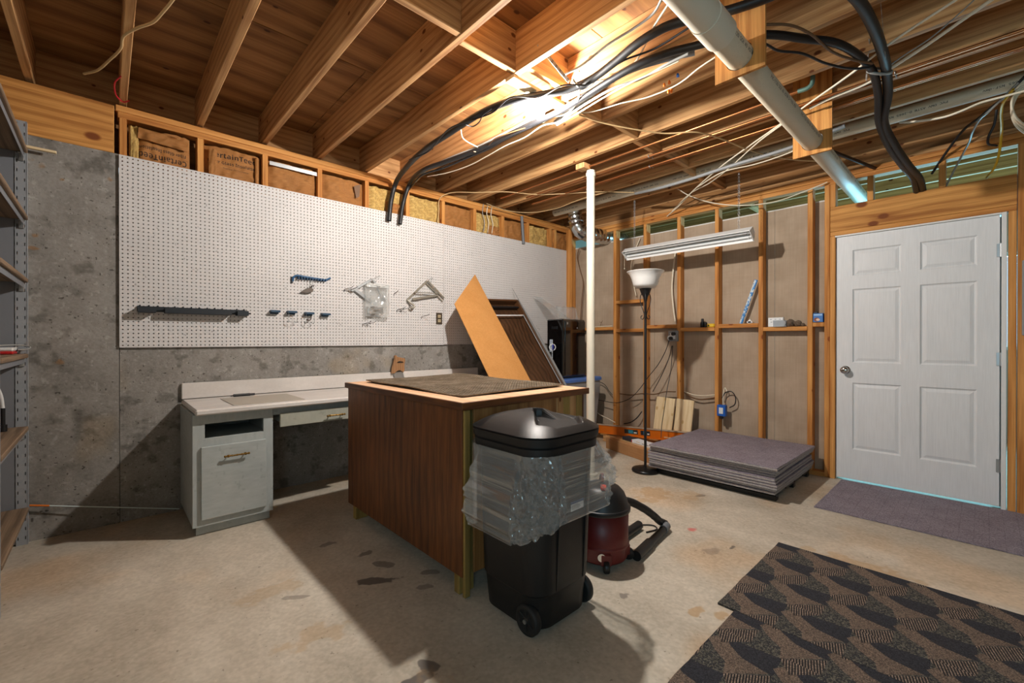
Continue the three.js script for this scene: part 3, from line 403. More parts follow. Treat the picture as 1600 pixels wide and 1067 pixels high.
{name:'electrical_cable',label:'yellow cable dropping to the gap above the door header',cat:'cable',mat:'yellow',r:0.007,pts:[[3.705,2.557,3.847],[3.8,2.534,3.813],[3.923,2.517,3.806],[4.06,2.489,3.811],[4.191,2.459,3.811],[4.312,2.365,3.801],[4.42,2.32,3.78],[4.517,2.296,3.748]]},
{name:'electrical_cable',label:'black cable fanning down from the corner to the header gap',cat:'cable',mat:'black',r:0.008,pts:[[3.752,2.628,3.891],[3.876,2.591,3.817],[4.023,2.6,3.765],[4.167,2.602,3.71],[4.298,2.598,3.643],[4.413,2.518,3.561],[4.52,2.401,3.472]]},
{name:'electrical_cable',label:'grey white cable fanning down beside the black one to the header',cat:'cable',mat:'greycable',r:0.006,pts:[[3.726,2.593,3.866],[3.777,2.501,3.763],[3.892,2.5,3.719],[4.021,2.479,3.688],[4.165,2.468,3.672],[4.296,2.444,3.643],[4.415,2.391,3.603],[4.513,2.276,3.543]]},
{name:'electrical_cable',label:'black stub cable hooking down short of the header',cat:'cable',mat:'black',r:0.006,pts:[[3.637,2.443,3.784],[3.664,2.373,3.775],[3.677,2.312,3.753],[3.714,2.287,3.753],[3.786,2.287,3.786]]},
{name:'electrical_cable',label:'loop of cream cable coiled by the right end of the door framing',cat:'cable',mat:'romex',r:0.006,pts:[[3.784,2.593,3.92],[3.768,2.578,3.873],[3.773,2.519,3.844],[3.82,2.451,3.855],[3.9,2.404,3.897],[3.978,2.401,3.937]],group:'cream cable loops'},
{name:'electrical_cable',label:'loop of cream cable coiled by the right end of the door framing',cat:'cable',mat:'romex',r:0.006,pts:[[3.815,2.59,3.921],[3.799,2.575,3.874],[3.803,2.511,3.845],[3.85,2.443,3.856],[3.931,2.395,3.898],[4.009,2.392,3.938]],group:'cream cable loops'},
{name:'electrical_cable',label:'loop of cream cable coiled by the right end of the door framing',cat:'cable',mat:'romex',r:0.006,pts:[[3.846,2.587,3.923],[3.829,2.572,3.875],[3.833,2.496,3.846],[3.881,2.427,3.857],[3.961,2.379,3.899],[4.04,2.375,3.94]],group:'cream cable loops'},
{name:'electrical_cable',label:'loop of cream cable coiled by the right end of the door framing',cat:'cable',mat:'romex',r:0.006,pts:[[3.877,2.639,3.924],[3.86,2.623,3.876],[3.864,2.518,3.847],[3.911,2.448,3.858],[3.992,2.399,3.901],[4.071,2.396,3.941]],group:'cream cable loops'},
{name:'electrical_cable',label:'beige cable snaking across the first joist over the concrete wall',cat:'cable',mat:'tan',r:0.0062,pts:[[-0.085,2.655,0.296],[-0.032,2.655,0.386],[0.019,2.655,0.555],[0.062,2.655,0.728],[0.069,2.655,0.851],[0.116,2.655,0.974],[0.167,2.655,1.073],[0.196,2.655,1.189],[0.222,2.655,1.315],[0.236,2.655,1.396]]},
{name:'red_wire',label:'short red wire hooked on the joist above the pegboard corner',cat:'wire',mat:'red',r:0.004,pts:[[0.068,2.655,0.406],[0.045,2.655,0.309],[0.044,2.655,0.201],[0.057,2.655,0.11],[0.087,2.655,0.059],[0.113,2.655,0.103]]},
{name:'electrical_cable',label:'cream cable hanging beside the lamp down the stud bay',cat:'cable',mat:'romex',r:0.006,pts:[[4.53,2.34,1.035],[4.53,2.202,0.968],[4.53,2.037,0.917],[4.5,1.842,0.961],[4.5,1.675,1.003]]},
{name:'electrical_cable',label:'cream vertical cable running down to the grey outlet',cat:'cable',mat:'romex',r:0.009,pts:[[4.52,2.106,1.467],[4.52,1.935,1.445],[4.52,1.728,1.43],[4.5,1.516,1.455],[4.5,1.363,1.477]]},
{name:'power_cord',label:'black cord curving left from the grey outlet to the floor lamp',cat:'cord',mat:'black',r:0.004,pts:[[4.44,1.17,1.442],[4.43,1.046,1.403],[4.42,0.891,1.319],[4.4,0.745,1.208],[4.38,0.62,1.124],[4.4,0.498,0.99],[4.42,0.425,0.806],[4.45,0.423,0.51]]},
{name:'power_cord',label:'black cord hanging from outlet past the pine boards',cat:'cord',mat:'black',r:0.004,pts:[[4.43,1.102,1.476],[4.42,0.965,1.445],[4.42,0.753,1.349],[4.44,0.59,1.247]]},
{name:'power_cord',label:'thin black cord hanging straight in front of the pine boards',cat:'cord',mat:'black',r:0.0035,pts:[[4.4,1.102,1.499],[4.25,0.842,1.554],[4.15,0.653,1.565],[4.1,0.465,1.563],[4.05,0.311,1.563],[4.0,0.201,1.583]]},
{name:'electrical_cable',label:'brown cable stapled through studs behind the floor lamp',cat:'cable',mat:'brown',r:0.006,pts:[[4.46,0.527,0.806],[4.46,0.526,0.952],[4.46,0.555,1.109],[4.46,0.56,1.251],[4.46,0.6,1.388],[4.46,0.61,1.504]]},
{name:'electrical_cable',label:'pair of brown cables sagging between studs toward the blue box',cat:'cable',mat:'brown',r:0.007,pts:[[4.5,0.607,1.577],[4.5,0.566,1.653],[4.5,0.548,1.74],[4.5,0.563,1.826],[4.5,0.583,1.902]]},
{name:'electrical_cable',label:'cream cable stapled between studs above the brown pair',cat:'cable',mat:'romex',r:0.005,pts:[[4.5,0.613,1.577],[4.5,0.589,1.687],[4.5,0.592,1.787],[4.5,0.609,1.896]]},
{name:'electrical_cable',label:'black cable loop above the low blue outlet box',cat:'cable',mat:'black',r:0.005,pts:[[4.5,0.583,1.965],[4.5,0.644,2.002],[4.5,0.655,2.056],[4.5,0.608,2.092],[4.5,0.532,2.086],[4.5,0.496,2.038]]},
{name:'electrical_cable',label:'cream cable coming down to the low blue outlet box',cat:'cable',mat:'romex',r:0.005,pts:[[4.5,0.508,1.977],[4.5,0.61,1.977],[4.5,0.688,1.995],[4.5,0.651,2.014]]},
{name:'power_cord',label:'dark cord arching from behind the white post',cat:'cord',mat:'black',r:0.004,pts:[[4.5,0.61,0.425],[4.5,0.639,0.493],[4.5,0.613,0.569],[4.5,0.54,0.635],[4.5,0.497,0.681]]},
{name:'electrical_cable',label:'white cable running low behind the post to the box pile',cat:'cable',mat:'romex',r:0.005,pts:[[4.45,0.297,0.443],[4.42,0.251,0.56],[4.4,0.223,0.685],[4.38,0.196,0.797]]},
{name:'power_cord',label:'black cord lying low between corner stud and lamp pole',cat:'cord',mat:'black',r:0.006,pts:[[4.44,0.184,0.88],[4.44,0.211,0.965],[4.44,0.273,1.048],[4.46,0.351,1.101]]},
{name:'electrical_cable',label:'brown cable dangling down the corner stud by the pegboard end',cat:'cable',mat:'brown',r:0.006,pts:[[4.45,2.337,0.212],[4.45,2.243,0.181],[4.44,2.071,0.23],[4.44,1.903,0.281],[4.44,1.661,0.261],[4.44,1.417,0.241]]}
];
for (const c of CABLES) single(c.name, c.label, c.cat, tube(c.pts, c.r, c.pts.length * 8, c.r > 0.015 ? 14 : 8), M[c.mat], c.group);
// metal straps and ties that carry the bundles
const perfT = dataTex(64, 128, (u, v) => { const d = Math.hypot((u * 2 % 1) - 0.5, (v * 8 % 1) - 0.5); const g = d < 0.22 ? 60 : 190; return [g, g, g - 4]; }, 1, 1);
const strapM = std({ map: perfT, roughness: 0.4, metalness: 0.7 });
function strap(label, a, b, w = 0.02) { const A = V(a), B = V(b), g = new THREE.BoxGeometry(w, A.distanceTo(B), 0.0015); g.applyQuaternion(new THREE.Quaternion().setFromUnitVectors(new THREE.Vector3(0, 1, 0), B.clone().sub(A).normalize())); single('hanger_strap', label, 'strap', g, strapM, null, A.clone().add(B).multiplyScalar(0.5).toArray()); }
strap('perforated metal strap hanging the upper bundle beside the furring board', [1.69, 2.735, 2.12], [1.90, 2.60, 2.16]);
strap('perforated metal strap holding the two bundles before the door header', [2.9, 2.72, 3.33], [3.03, 2.57, 3.30]);
strap('perforated metal strap up to the joist beside the conduit drop', [2.52, 2.70, 3.42], [2.86, 2.575, 3.40]);
const TIE = [[3.088,2.6,3.399],[3.086,2.612,3.387],[3.072,2.62,3.367],[3.049,2.624,3.343],[3.024,2.62,3.323],[3.002,2.612,3.31],[2.99,2.6,3.31],[2.992,2.588,3.322],[3.006,2.58,3.342],[3.029,2.576,3.366],[3.054,2.58,3.386],[3.076,2.588,3.399],[3.088,2.6,3.399]];
single('bundle_tie', 'grey strap wrapped around both black bundles at the drop', 'strap', tube(TIE, 0.007, 40, 8), M.greycable);
single('bundle_tie', 'frayed white tie around the bundle on the joist left of the bulb', 'strap', tube([[1.93,2.72,1.102],[1.95,2.66,1.102],[2.096,2.628,1.111],[2.094,2.631,1.099],[2.088,2.629,1.088],[2.08,2.623,1.081],[2.072,2.613,1.079],[2.066,2.603,1.085],[2.064,2.595,1.095],[2.066,2.592,1.107]], 0.004, 30, 8), M.romex);
for (const [p, c, n] of [[[2.33, 2.60, 2.50], 'orange', 0], [[2.35, 2.615, 2.52], 'orange', 1], [[2.34, 2.575, 2.52], 'orange', 2], [[2.355, 2.58, 2.53], 'orange', 3], [[2.33, 2.62, 2.58], 'blue', 4]]) single('wire_nut', c === 'blue' ? 'blue wire nut on the white cable by the drain pipe' : 'orange wire nut in the cluster on the white cable', 'wire nut', lathe([[0.001, 0], [0.008, 0], [0.0075, 0.008], [0.005, 0.018], [0.001, 0.02]], 12), M[c], c === 'blue' ? null : 'orange wire nuts', p, [n === 2 || n === 3 ? Math.PI : 0, 0, 0.2]);
// foil duct
{
  const o = thing('flex_duct', 'crinkled silver foil duct bending through the partition top', 'duct', null, [0, 0, 0]);
  const c = new THREE.CatmullRomCurve3([[4.1, 2.70, 0.42], [4.11, 2.58, 0.43], [4.13, 2.49, 0.45], [4.20, 2.44, 0.48], [4.32, 2.43, 0.52], [4.50, 2.43, 0.56], [4.9, 2.44, 0.60]].map(V));
  const g = new THREE.TubeGeometry(c, 90, 0.085, 28, false), p = g.attributes.position, nn = g.attributes.normal;
  for (let i = 0; i < p.count; i++) { const k = 0.010 * (fbm((i % 29) / 28, Math.floor(i / 29) / 90, 9, 26, 901, 3) - 0.5) + 0.003 * Math.sin(Math.floor(i / 29) * 1.25); p.setXYZ(i, p.getX(i) + nn.getX(i) * k, p.getY(i) + nn.getY(i) * k, p.getZ(i) + nn.getZ(i) * k); }
  g.computeVertexNormals(); mesh('foil_sleeve', g, plain(0xc9cccd, 0.22, 1), o);
  mesh('clamp_ring', new THREE.TorusGeometry(0.089, 0.004, 8, 40), M.steel, o, [4.11, 2.57, 0.43], [Math.PI / 2, 0, 0]);
}
single('support_post', 'white PVC post standing from floor to joists beside the stud wall', 'post', merge([cyl(0.035, 2.60, 0, 1.31, 0, 32), cyl(0.041, 0.03, 0, 2.575, 0, 32), cyl(0.06, 0.02, 0, 0.012, 0, 32)]), M.pvc, null, [3.05, 0, 1.444]);
single('post_block', 'small wood block wedged above the white post', 'block', cbox(0.09, 0.045, 0.09), M.joist, null, [3.0, 2.642, 1.40]);

// ---------- fluorescent shop light ----------
{
  const L = 1.26, o = thing('shop_light', 'unlit white fluorescent shop light hanging on chains before the studs', 'light fixture', null, [4.10, 2.085, 1.745]);
  const prof = [[-0.065, -0.03], [-0.062, -0.034], [-0.03, 0.012], [0.03, 0.012], [0.062, -0.034], [0.065, -0.03], [0.035, 0.045], [-0.035, 0.045]];
  const tz = -0.62; mesh('housing', plate(prof, L, 0).translate(0, 0, -L / 2).rotateZ(tz), M.white, o);
  for (const s of [-1, 1]) mesh('end_cap', plate([[-0.064, -0.034], [0.064, -0.034], [0.035, 0.046], [-0.035, 0.046]], 0.006, 0.001).translate(0, 0, -0.003).rotateZ(tz), M.white, o, [0, 0, s * L / 2]);
  for (const s of [-1, 1]) { mesh('tube', rod([s * 0.028, -0.012, -L / 2 + 0.03], [s * 0.028, -0.012, L / 2 - 0.03], 0.0125, 14).rotateZ(tz), plain(0xdfe2e2, 0.3), o); for (const e of [-1, 1]) mesh('lamp_socket', cbox(0.022, 0.036, 0.018).translate(s * 0.028, -0.004, e * (L / 2 - 0.02)).rotateZ(tz), M.white, o); }
  for (const s of [-1, 1]) { const links = []; for (let k = 0; k < 33; k++) links.push(new THREE.TorusGeometry(0.009, 0.0016, 5, 10).rotateY(k % 2 ? Math.PI / 2 : 0).translate(0, 0.05 + k * 0.0155, 0)); mesh('chain', merge(links), M.steel, o, [0, 0, s * 0.52]); }
  mesh('pull_cord', rod([-0.05, -0.03, -0.61], [-0.05, -0.16, -0.61], 0.0015, 6), M.romex, o);
  mesh('pull_knob', new THREE.SphereGeometry(0.007, 12, 8).translate(-0.05, -0.165, -0.61), M.romex, o);
}
// ---------- floor lamp ----------
{
  const o = thing('floor_lamp', 'black torchiere floor lamp with a white bowl shade and scrolls', 'lamp', null, [3.495, 0, 1.705]);
  mesh('base', lathe([[0.001, 0], [0.112, 0], [0.118, 0.012], [0.112, 0.026], [0.09, 0.034], [0.03, 0.042], [0.012, 0.05], [0.001, 0.05]], 48), plain(0x101012, 0.3), o);
  mesh('pole', cyl(0.0115, 1.49, 0, 0.79, 0, 18), M.blackPlastic, o);
  mesh('cup', lathe([[0.012, 1.50], [0.02, 1.54], [0.038, 1.575], [0.05, 1.61], [0.05, 1.616], [0.001, 1.616]], 32), M.blackPlastic, o);
  mesh('shade', lathe([[0.02, 1.616], [0.085, 1.622], [0.105, 1.65], [0.118, 1.70], [0.135, 1.74], [0.158, 1.762], [0.160, 1.766], [0.154, 1.768], [0.132, 1.748], [0.112, 1.70], [0.099, 1.655], [0.08, 1.63], [0.02, 1.624]], 56), phys({ color: 0xf4f4f2, roughness: 0.35, transmission: 0.25, thickness: 0, side: THREE.DoubleSide }), o);
  for (let k = 0; k < 3; k++) { const a = k * Math.PI * 2 / 3 + 0.5, P = (r, y) => [Math.cos(a) * r, y, Math.sin(a) * r]; mesh('scroll', tube([P(0.03, 1.575), P(0.045, 1.56), P(0.052, 1.53), P(0.045, 1.48), P(0.025, 1.43), P(0.013, 1.39), P(0.015, 1.36), P(0.03, 1.345), P(0.042, 1.355), P(0.04, 1.375), P(0.03, 1.378)], 0.0035, 70, 6), M.blackPlastic, o); }
}

// ---------- desk along the left wall ----------
const lamT = dataTex(512, 512, (u, v) => { const s = fbm(u + v * 0.5, v, 4, 9, 1001, 5), n = fbm(u, v, 80, 80, 1010, 2); const g = 214 + 26 * (s - 0.5) + 8 * (n - 0.5); return [g + 2, g - 4, g - 10]; }, 0.9, 0.9);
M.laminate = std({ map: lamT, roughness: 0.4 });
const paintT = dataTex(512, 512, (u, v) => { const n = fbm(u, v, 6, 6, 1101, 4), b = fbm(u, v, 60, 16, 1110, 3), chip = fbm(u, v, 30, 40, 1120, 3) > 0.76 ? 11 : 0; const g = 176 + 18 * (n - 0.5) + 14 * (b - 0.5) - chip; return [g - 4, g + 2, g]; }, 0.8, 0.8);
M.paint = std({ map: paintT, roughness: 0.6 });
{
  const o = thing('countertop', 'pale marbled laminate countertop with backsplash along the concrete wall', 'countertop', null, [0, 0, 0]);
  mesh('top', planarUV(cbox(2.57, 0.034, 0.63, 0.008).translate(1.665, 0.738, 0.335), (x, y, z) => x, (x, y, z) => z + y), M.laminate, o);
  mesh('backsplash', planarUV(cbox(2.57, 0.11, 0.02, 0.004).translate(1.665, 0.811, 0.012), (x) => x, (x, y) => y), M.laminate, o);
}
const pull = (o, x, y, z, w) => { const l = []; for (const s of [-1, 1]) l.push(rod([x + s * w * 0.36, y, z], [x + s * w * 0.36, y, z + 0.024], 0.004, 10), new THREE.SphereGeometry(0.0085, 12, 8).translate(x + s * w * 0.36, y, z + 0.024), new THREE.SphereGeometry(0.007, 12, 8).translate(x + s * w * 0.5, y, z + 0.024)); l.push(rod([x - w / 2, y, z + 0.024], [x + w / 2, y, z + 0.024], 0.0048, 10)); for (const s of [-0.2, 0, 0.2]) l.push(new THREE.SphereGeometry(0.0064, 10, 8).translate(x + s * w, y, z + 0.024)); const m = mesh('handle', merge(l), M.brass, o); m.userData.label = 'antique brass bar pull'; return m; };
{
  const o = thing('base_cabinet', 'pale blue grey painted base cabinet with an open drawer slot', 'cabinet', null, [0, 0, 0]);
  const x0 = 0.372, x1 = 0.795, zf = 0.60;
  mesh('side_panel', bx(0.016, 0.66, 0.56, x0 + 0.008, 0.39, 0.31), M.paint, o); mesh('side_panel', bx(0.016, 0.66, 0.56, x1 - 0.008, 0.39, 0.31), M.paint, o);
  mesh('back_panel', bx(x1 - x0 - 0.034, 0.66, 0.01, (x0 + x1) / 2, 0.39, 0.035), M.paint, o); mesh('bottom_panel', bx(x1 - x0 - 0.034, 0.016, 0.55, (x0 + x1) / 2, 0.07, 0.32), M.paint, o); mesh('shelf', bx(x1 - x0 - 0.036, 0.012, 0.5, (x0 + x1) / 2, 0.555, 0.32), M.paint, o);
  const s = new THREE.Shape([[x0, 0.06], [x1, 0.06], [x1, 0.72], [x0, 0.72]].map(p => new THREE.Vector2(...p))); for (const [a, b, c, d] of [[0.43, 0.742, 0.576, 0.664], [0.43, 0.742, 0.12, 0.51]]) s.holes.push(new THREE.Path([[a, c], [a, d], [b, d], [b, c]].map(p => new THREE.Vector2(...p))));
  mesh('face_frame', new THREE.ExtrudeGeometry(s, { depth: 0.018, bevelEnabled: true, bevelSize: 0.001, bevelThickness: 0.001, bevelSegments: 1 }).translate(0, 0, zf - 0.018), M.paint, o);
  const d = mesh('door', bx(0.344, 0.43, 0.018, 0.582, 0.315, zf + 0.0105, 0.003), M.paint, o); pull(d, 0.588, 0.462, zf + 0.02, 0.125);
  mesh('toe_kick', bx(x1 - x0 - 0.03, 0.058, 0.02, (x0 + x1) / 2 + 0.005, 0.03, 0.555), M.paint, o);
}
{ const o = thing('writing_desk', 'painted desk apron with one bar pull drawer beside the base cabinet', 'desk', null, [0, 0, 0]);
  mesh('support_rail', bx(2.08, 0.05, 0.03, 1.84, 0.695, 0.56), M.paint, o); mesh('end_panel', bx(0.03, 0.718, 0.56, 2.92, 0.36, 0.3), M.paint, o); mesh('drawer_box', bx(0.56, 0.06, 0.42, 1.146, 0.633, 0.385), M.paint, o);
  const d = mesh('drawer_front', bx(0.62, 0.088, 0.018, 1.146, 0.636, 0.605, 0.003), std({ map: paintT, color: 0xfff6e4, roughness: 0.6 }), o); pull(d, 1.19, 0.634, 0.615, 0.12);
}
single('cutting_sheet', 'thin grey sheet lying flat on the countertop', 'sheet', cbox(0.42, 0.003, 0.42, 0.001), plain(0xb3aa9c, 0.5), null, [0.79, 0.757, 0.37]);
{ const o = thing('marker_pen', 'chunky black marker lying on the countertop by the backsplash', 'pen', null, [0.73, 0.765, 0.09], 0.06); mesh('barrel', rod([-0.06, 0, 0], [0.045, 0, 0], 0.0095, 16), M.blackPlastic, o); mesh('cap', rod([0.045, 0, 0], [0.075, 0, 0], 0.0075, 16), M.black, o); mesh('tip', rod([-0.078, -0.002, 0], [-0.06, 0, 0], 0.004, 10), M.black, o); }
{ // hand saw standing behind the backsplash, handle up
  const o = thing('hand_saw', 'hand saw with a brown wooden handle leaning behind the backsplash', 'saw', null, [2.01, 0.758, 0.035]);
  const s = new THREE.Shape(); s.moveTo(-0.085, 0.10); s.bezierCurveTo(-0.08, 0.16, -0.06, 0.2, -0.055, 0.225); s.lineTo(-0.055, 0.255); s.bezierCurveTo(-0.045, 0.265, -0.04, 0.26, -0.034, 0.245); s.lineTo(0.03, 0.232); s.bezierCurveTo(0.05, 0.235, 0.052, 0.215, 0.045, 0.2); s.lineTo(0.038, 0.16); s.bezierCurveTo(0.045, 0.14, 0.04, 0.12, 0.03, 0.105); s.bezierCurveTo(0.015, 0.115, 0.0, 0.135, -0.02, 0.125); s.bezierCurveTo(-0.04, 0.12, -0.05, 0.105, -0.06, 0.1); s.lineTo(-0.085, 0.1);
  const h = new THREE.Path(); h.moveTo(-0.035, 0.195); h.bezierCurveTo(-0.02, 0.215, 0.02, 0.21, 0.032, 0.195); h.bezierCurveTo(0.02, 0.185, -0.02, 0.19, -0.035, 0.195); s.holes.push(h);
  mesh('handle', planarUV(new THREE.ExtrudeGeometry(s, { depth: 0.014, bevelEnabled: true, bevelSize: 0.004, bevelThickness: 0.004, bevelSegments: 3, curveSegments: 10 }), (x, y) => y, (x) => x), std({ map: woodTex(81, [122, 84, 54], [176, 132, 92], { knots: 0, sx: 0.5, sy: 0.2 }), roughness: 0.45 }), o, [0, 0, -0.004]);
  mesh('blade', plate([[-0.07, 0.105], [0.03, 0.105], [0.06, 0.0], [-0.03, 0.0]], 0.0015, 0), M.steel, o, [0, 0, 0.002]);
}
single('marker_rod', 'thin white fiberglass rod with orange tip leaning along the concrete wall', 'rod', rod([-0.24, 0.196, 0.035], [0.362, 0.03, 0.07], 0.0032, 10), plain(0xd8e4e2, 0.4));
single('rod_tip', 'bright orange sleeve on the end of the white rod', 'sleeve', rod([-0.318, 0.217, 0.031], [-0.24, 0.196, 0.035], 0.005, 12), M.orange);

// ---------- plywood workbench ----------
{
  const o = thing('workbench', 'large brown stained plywood workbench box on rough timber legs', 'workbench', null, [0, 0, 0]);
  const x0 = 1.175, x1 = 2.04, z0 = 0.90, z1 = 2.15;
  const pv = (g) => planarUV(g, (x, y) => y, (x, y, z) => z + x);
  mesh('side_panel', pv(cbox(0.012, 0.76, z1 - z0, 0.002).translate(x0 - 0.002, 0.475, (z0 + z1) / 2)), M.bench, o);
  mesh('side_panel', pv(cbox(0.012, 0.76, z1 - z0, 0.002).translate(x1, 0.475, (z0 + z1) / 2)), M.bench, o);
  mesh('end_panel', pv(cbox(x1 - x0 - 0.02, 0.76, 0.012, 0.002).translate((x0 + x1) / 2, 0.475, z0 + 0.01)), M.bench, o);
  const fm = std({ map: woodTex(89, [112, 72, 34], [170, 122, 70], { knots: 1, rings: 5 }), roughness: 0.6 });
  mesh('end_panel', pv(cbox(0.57, 0.76, 0.012, 0.002).translate(1.52, 0.475, z1 - 0.006)), fm, o);
  for (let k = 0; k < 4; k++) mesh('plank', cbox(0.054, 0.76, 0.014, 0.003, 1, [k * 0.3, k * 0.11]), k % 2 ? M.legWood : M.joist, o, [1.836 + k * 0.0555, 0.475, z1 - 0.006]);
  for (const [x, z] of [[x0 + 0.045, z1 - 0.055], [x0 + 0.05, z0 + 0.06], [x1 - 0.05, z1 - 0.06], [x1 - 0.05, z0 + 0.06]]) mesh('leg', cbox(0.085, 0.85, 0.04, 0.003, 1, [x, z]), M.legWood, o, [x, 0.425, z]);
  mesh('corner_post', cbox(0.03, 0.84, 0.018, 0.002, 1), M.legWood, o, [x0 + 0.014, 0.425, z1 + 0.004]);
  mesh('top', cbox(x1 - x0 + 0.03, 0.028, z1 - z0 + 0.03, 0.003, 2), M.benchTop, o, [(x0 + x1) / 2, 0.869, (z0 + z1) / 2]);
  for (const [w, d, x, z] of [[0.012, z1 - z0 + 0.03, x0 - 0.019, (z0 + z1) / 2], [x1 - x0 + 0.05, 0.012, (x0 + x1) / 2, z1 + 0.019]]) mesh('edge_band', cbox(w, 0.034, d, 0.002), M.bench, o, [x, 0.866, z]);
}
{ // rubber grid mat, slightly rippled
  const o = thing('grid_mat', 'brown rubber grid mat spread over the workbench top', 'mat', null, [1.63, 0.887, 1.50]);
  const w = 0.74, d = 1.06, hgt = (x, z) => 0.006 + 0.004 * Math.sin(x * 7 + z * 3) + 0.004 * Math.sin(z * 8 - x * 4);
  const mt = dataTex(256, 256, (u, v) => { const n = fbm(u, v, 8, 8, 1201, 4), q = fbm(u, v, 60, 60, 1210, 2); const g = 112 + 60 * (n - 0.5) + 40 * (q - 0.5); return [g + 10, g - 6, g - 26]; }, 0.5, 0.5);
  const mm = std({ map: mt, roughness: 0.85 }), bars = [];
  const strip = (pts, wd, hh, dir) => { const rings = pts.map(([x, z]) => { const y = hgt(x, z); return dir ? [[x - wd, y, z], [x - wd, y + hh, z], [x + wd, y + hh, z], [x + wd, y, z]] : [[x, y, z - wd], [x, y + hh, z - wd], [x, y + hh, z + wd], [x, y, z + wd]]; }); return loft(rings, true, true, 0.3); };
  for (let i = 0; i <= 36; i++) { const x = -w / 2 + w * i / 36; bars.push(strip(Array.from({ length: 12 }, (_, k) => [x, -d / 2 + d * k / 11]), 0.0035, 0.006, true)); }
  for (let i = 0; i <= 52; i++) { const z = -d / 2 + d * i / 52; bars.push(strip(Array.from({ length: 10 }, (_, k) => [-w / 2 + w * k / 9, z]), 0.0035, 0.0055, false)); }
  const g = merge(bars); planarUV(g, (x) => x, (x, y, z) => z); const bm = mesh('grid_bars', g, mm, o); bm.userData.kind = 'stuff';
  const sheet = new THREE.PlaneGeometry(w, d, 24, 30); sheet.rotateX(-Math.PI / 2); const p = sheet.attributes.position; for (let i = 0; i < p.count; i++) p.setY(i, hgt(p.getX(i), p.getZ(i)) - 0.001); sheet.computeVertexNormals(); mesh('backing', sheet, plain(0x4a3a2a, 0.9), o);
}
// ---------- leaning sheets ----------
{ // both lean on the wall at the same slope and stand on the floor
  const lean = 0.61, C = Math.cos(lean), k = 1 / C;
  const place = (o, x, z) => { o.position.set(x, 0.004, z); o.rotation.x = -lean; };
  const T = dataTex(256, 256, (u, v) => { const n = fbm(u, v, 5, 5, 1301, 4), s = fbm(u, v, 90, 90, 1310, 2); const g = 14 * (n - 0.5) + 16 * (s - 0.5); return [198 + g, 140 + g, 76 + g]; }, 0.6, 0.6);
  const cb = single('hardboard_sheet', 'tan hardboard sheet leaning with one corner up against the pegboard', 'board', planarUV(plate([[2.865,2.255],[2.427,1.827],[2.465,1.027],[2.74,0.0],[3.12,0.0],[2.937,0.961]], 0.005, 0.0005), (x) => x, (x, y) => y), std({ map: T, roughness: 0.8 })); place(cb, 0, 1.365);
  const o = thing('narrow_bookcase', 'narrow dark bookcase shell with brown sides leaning behind the tan sheet', 'bookcase', null, [0, 0, 0]); place(o, 3.275, 1.215); o.rotation.z = 0.05;
  const H = 1.585 * k, W = 0.50, fr = plain(0x5a3a20, 0.5);
  const burl = std({ map: woodTex(97, [34, 22, 14], [96, 66, 44], { knots: 5, rings: 12, sx: 0.7, sy: 0.7, h: 512, w: 512, warp: 3 }), roughness: 0.3 });
  mesh('back_panel', planarUV(new THREE.BoxGeometry(W, H - 0.05, 0.006).translate(0.0, H / 2, -0.03), (x, y) => y, (x) => x), burl, o);
  for (const s of [-1, 1]) mesh('side_board', cbox(0.022, H, 0.085, 0.002), fr, o, [s * (W / 2), H / 2, 0]);
  mesh('end_board', cbox(W - 0.024, 0.022, 0.085, 0.002), fr, o, [0, H - 0.012, 0]); mesh('end_board', cbox(W - 0.024, 0.022, 0.085, 0.002), fr, o, [0, 0.012, 0]);
  const st = mesh('metal_strip', cbox(W - 0.03, 0.014, 0.012, 0.002), M.white, o, [0, H - 0.21, 0.02]); st.userData.label = 'bright metal strip';
  mesh('shelf', cbox(W - 0.03, 0.02, 0.05, 0.002), M.black, o, [0, H - 0.09, -0.005]); mesh('edge_strip', cbox(0.012, H - 0.2, 0.006, 0.001), M.grey, o, [W / 2 - 0.03, H / 2 - 0.11, 0.034]);
  const g = single('thin_panel', 'thin grey panel edge poking up beside the dark bookcase', 'board', plate([[0.055, 0], [0.078, 0], [0.024, 1.22 * k], [-0.035, 1.75 * k], [-0.016, 1.3 * k]], 0.004, 0), M.grey); place(g, 3.455, 1.28);
}
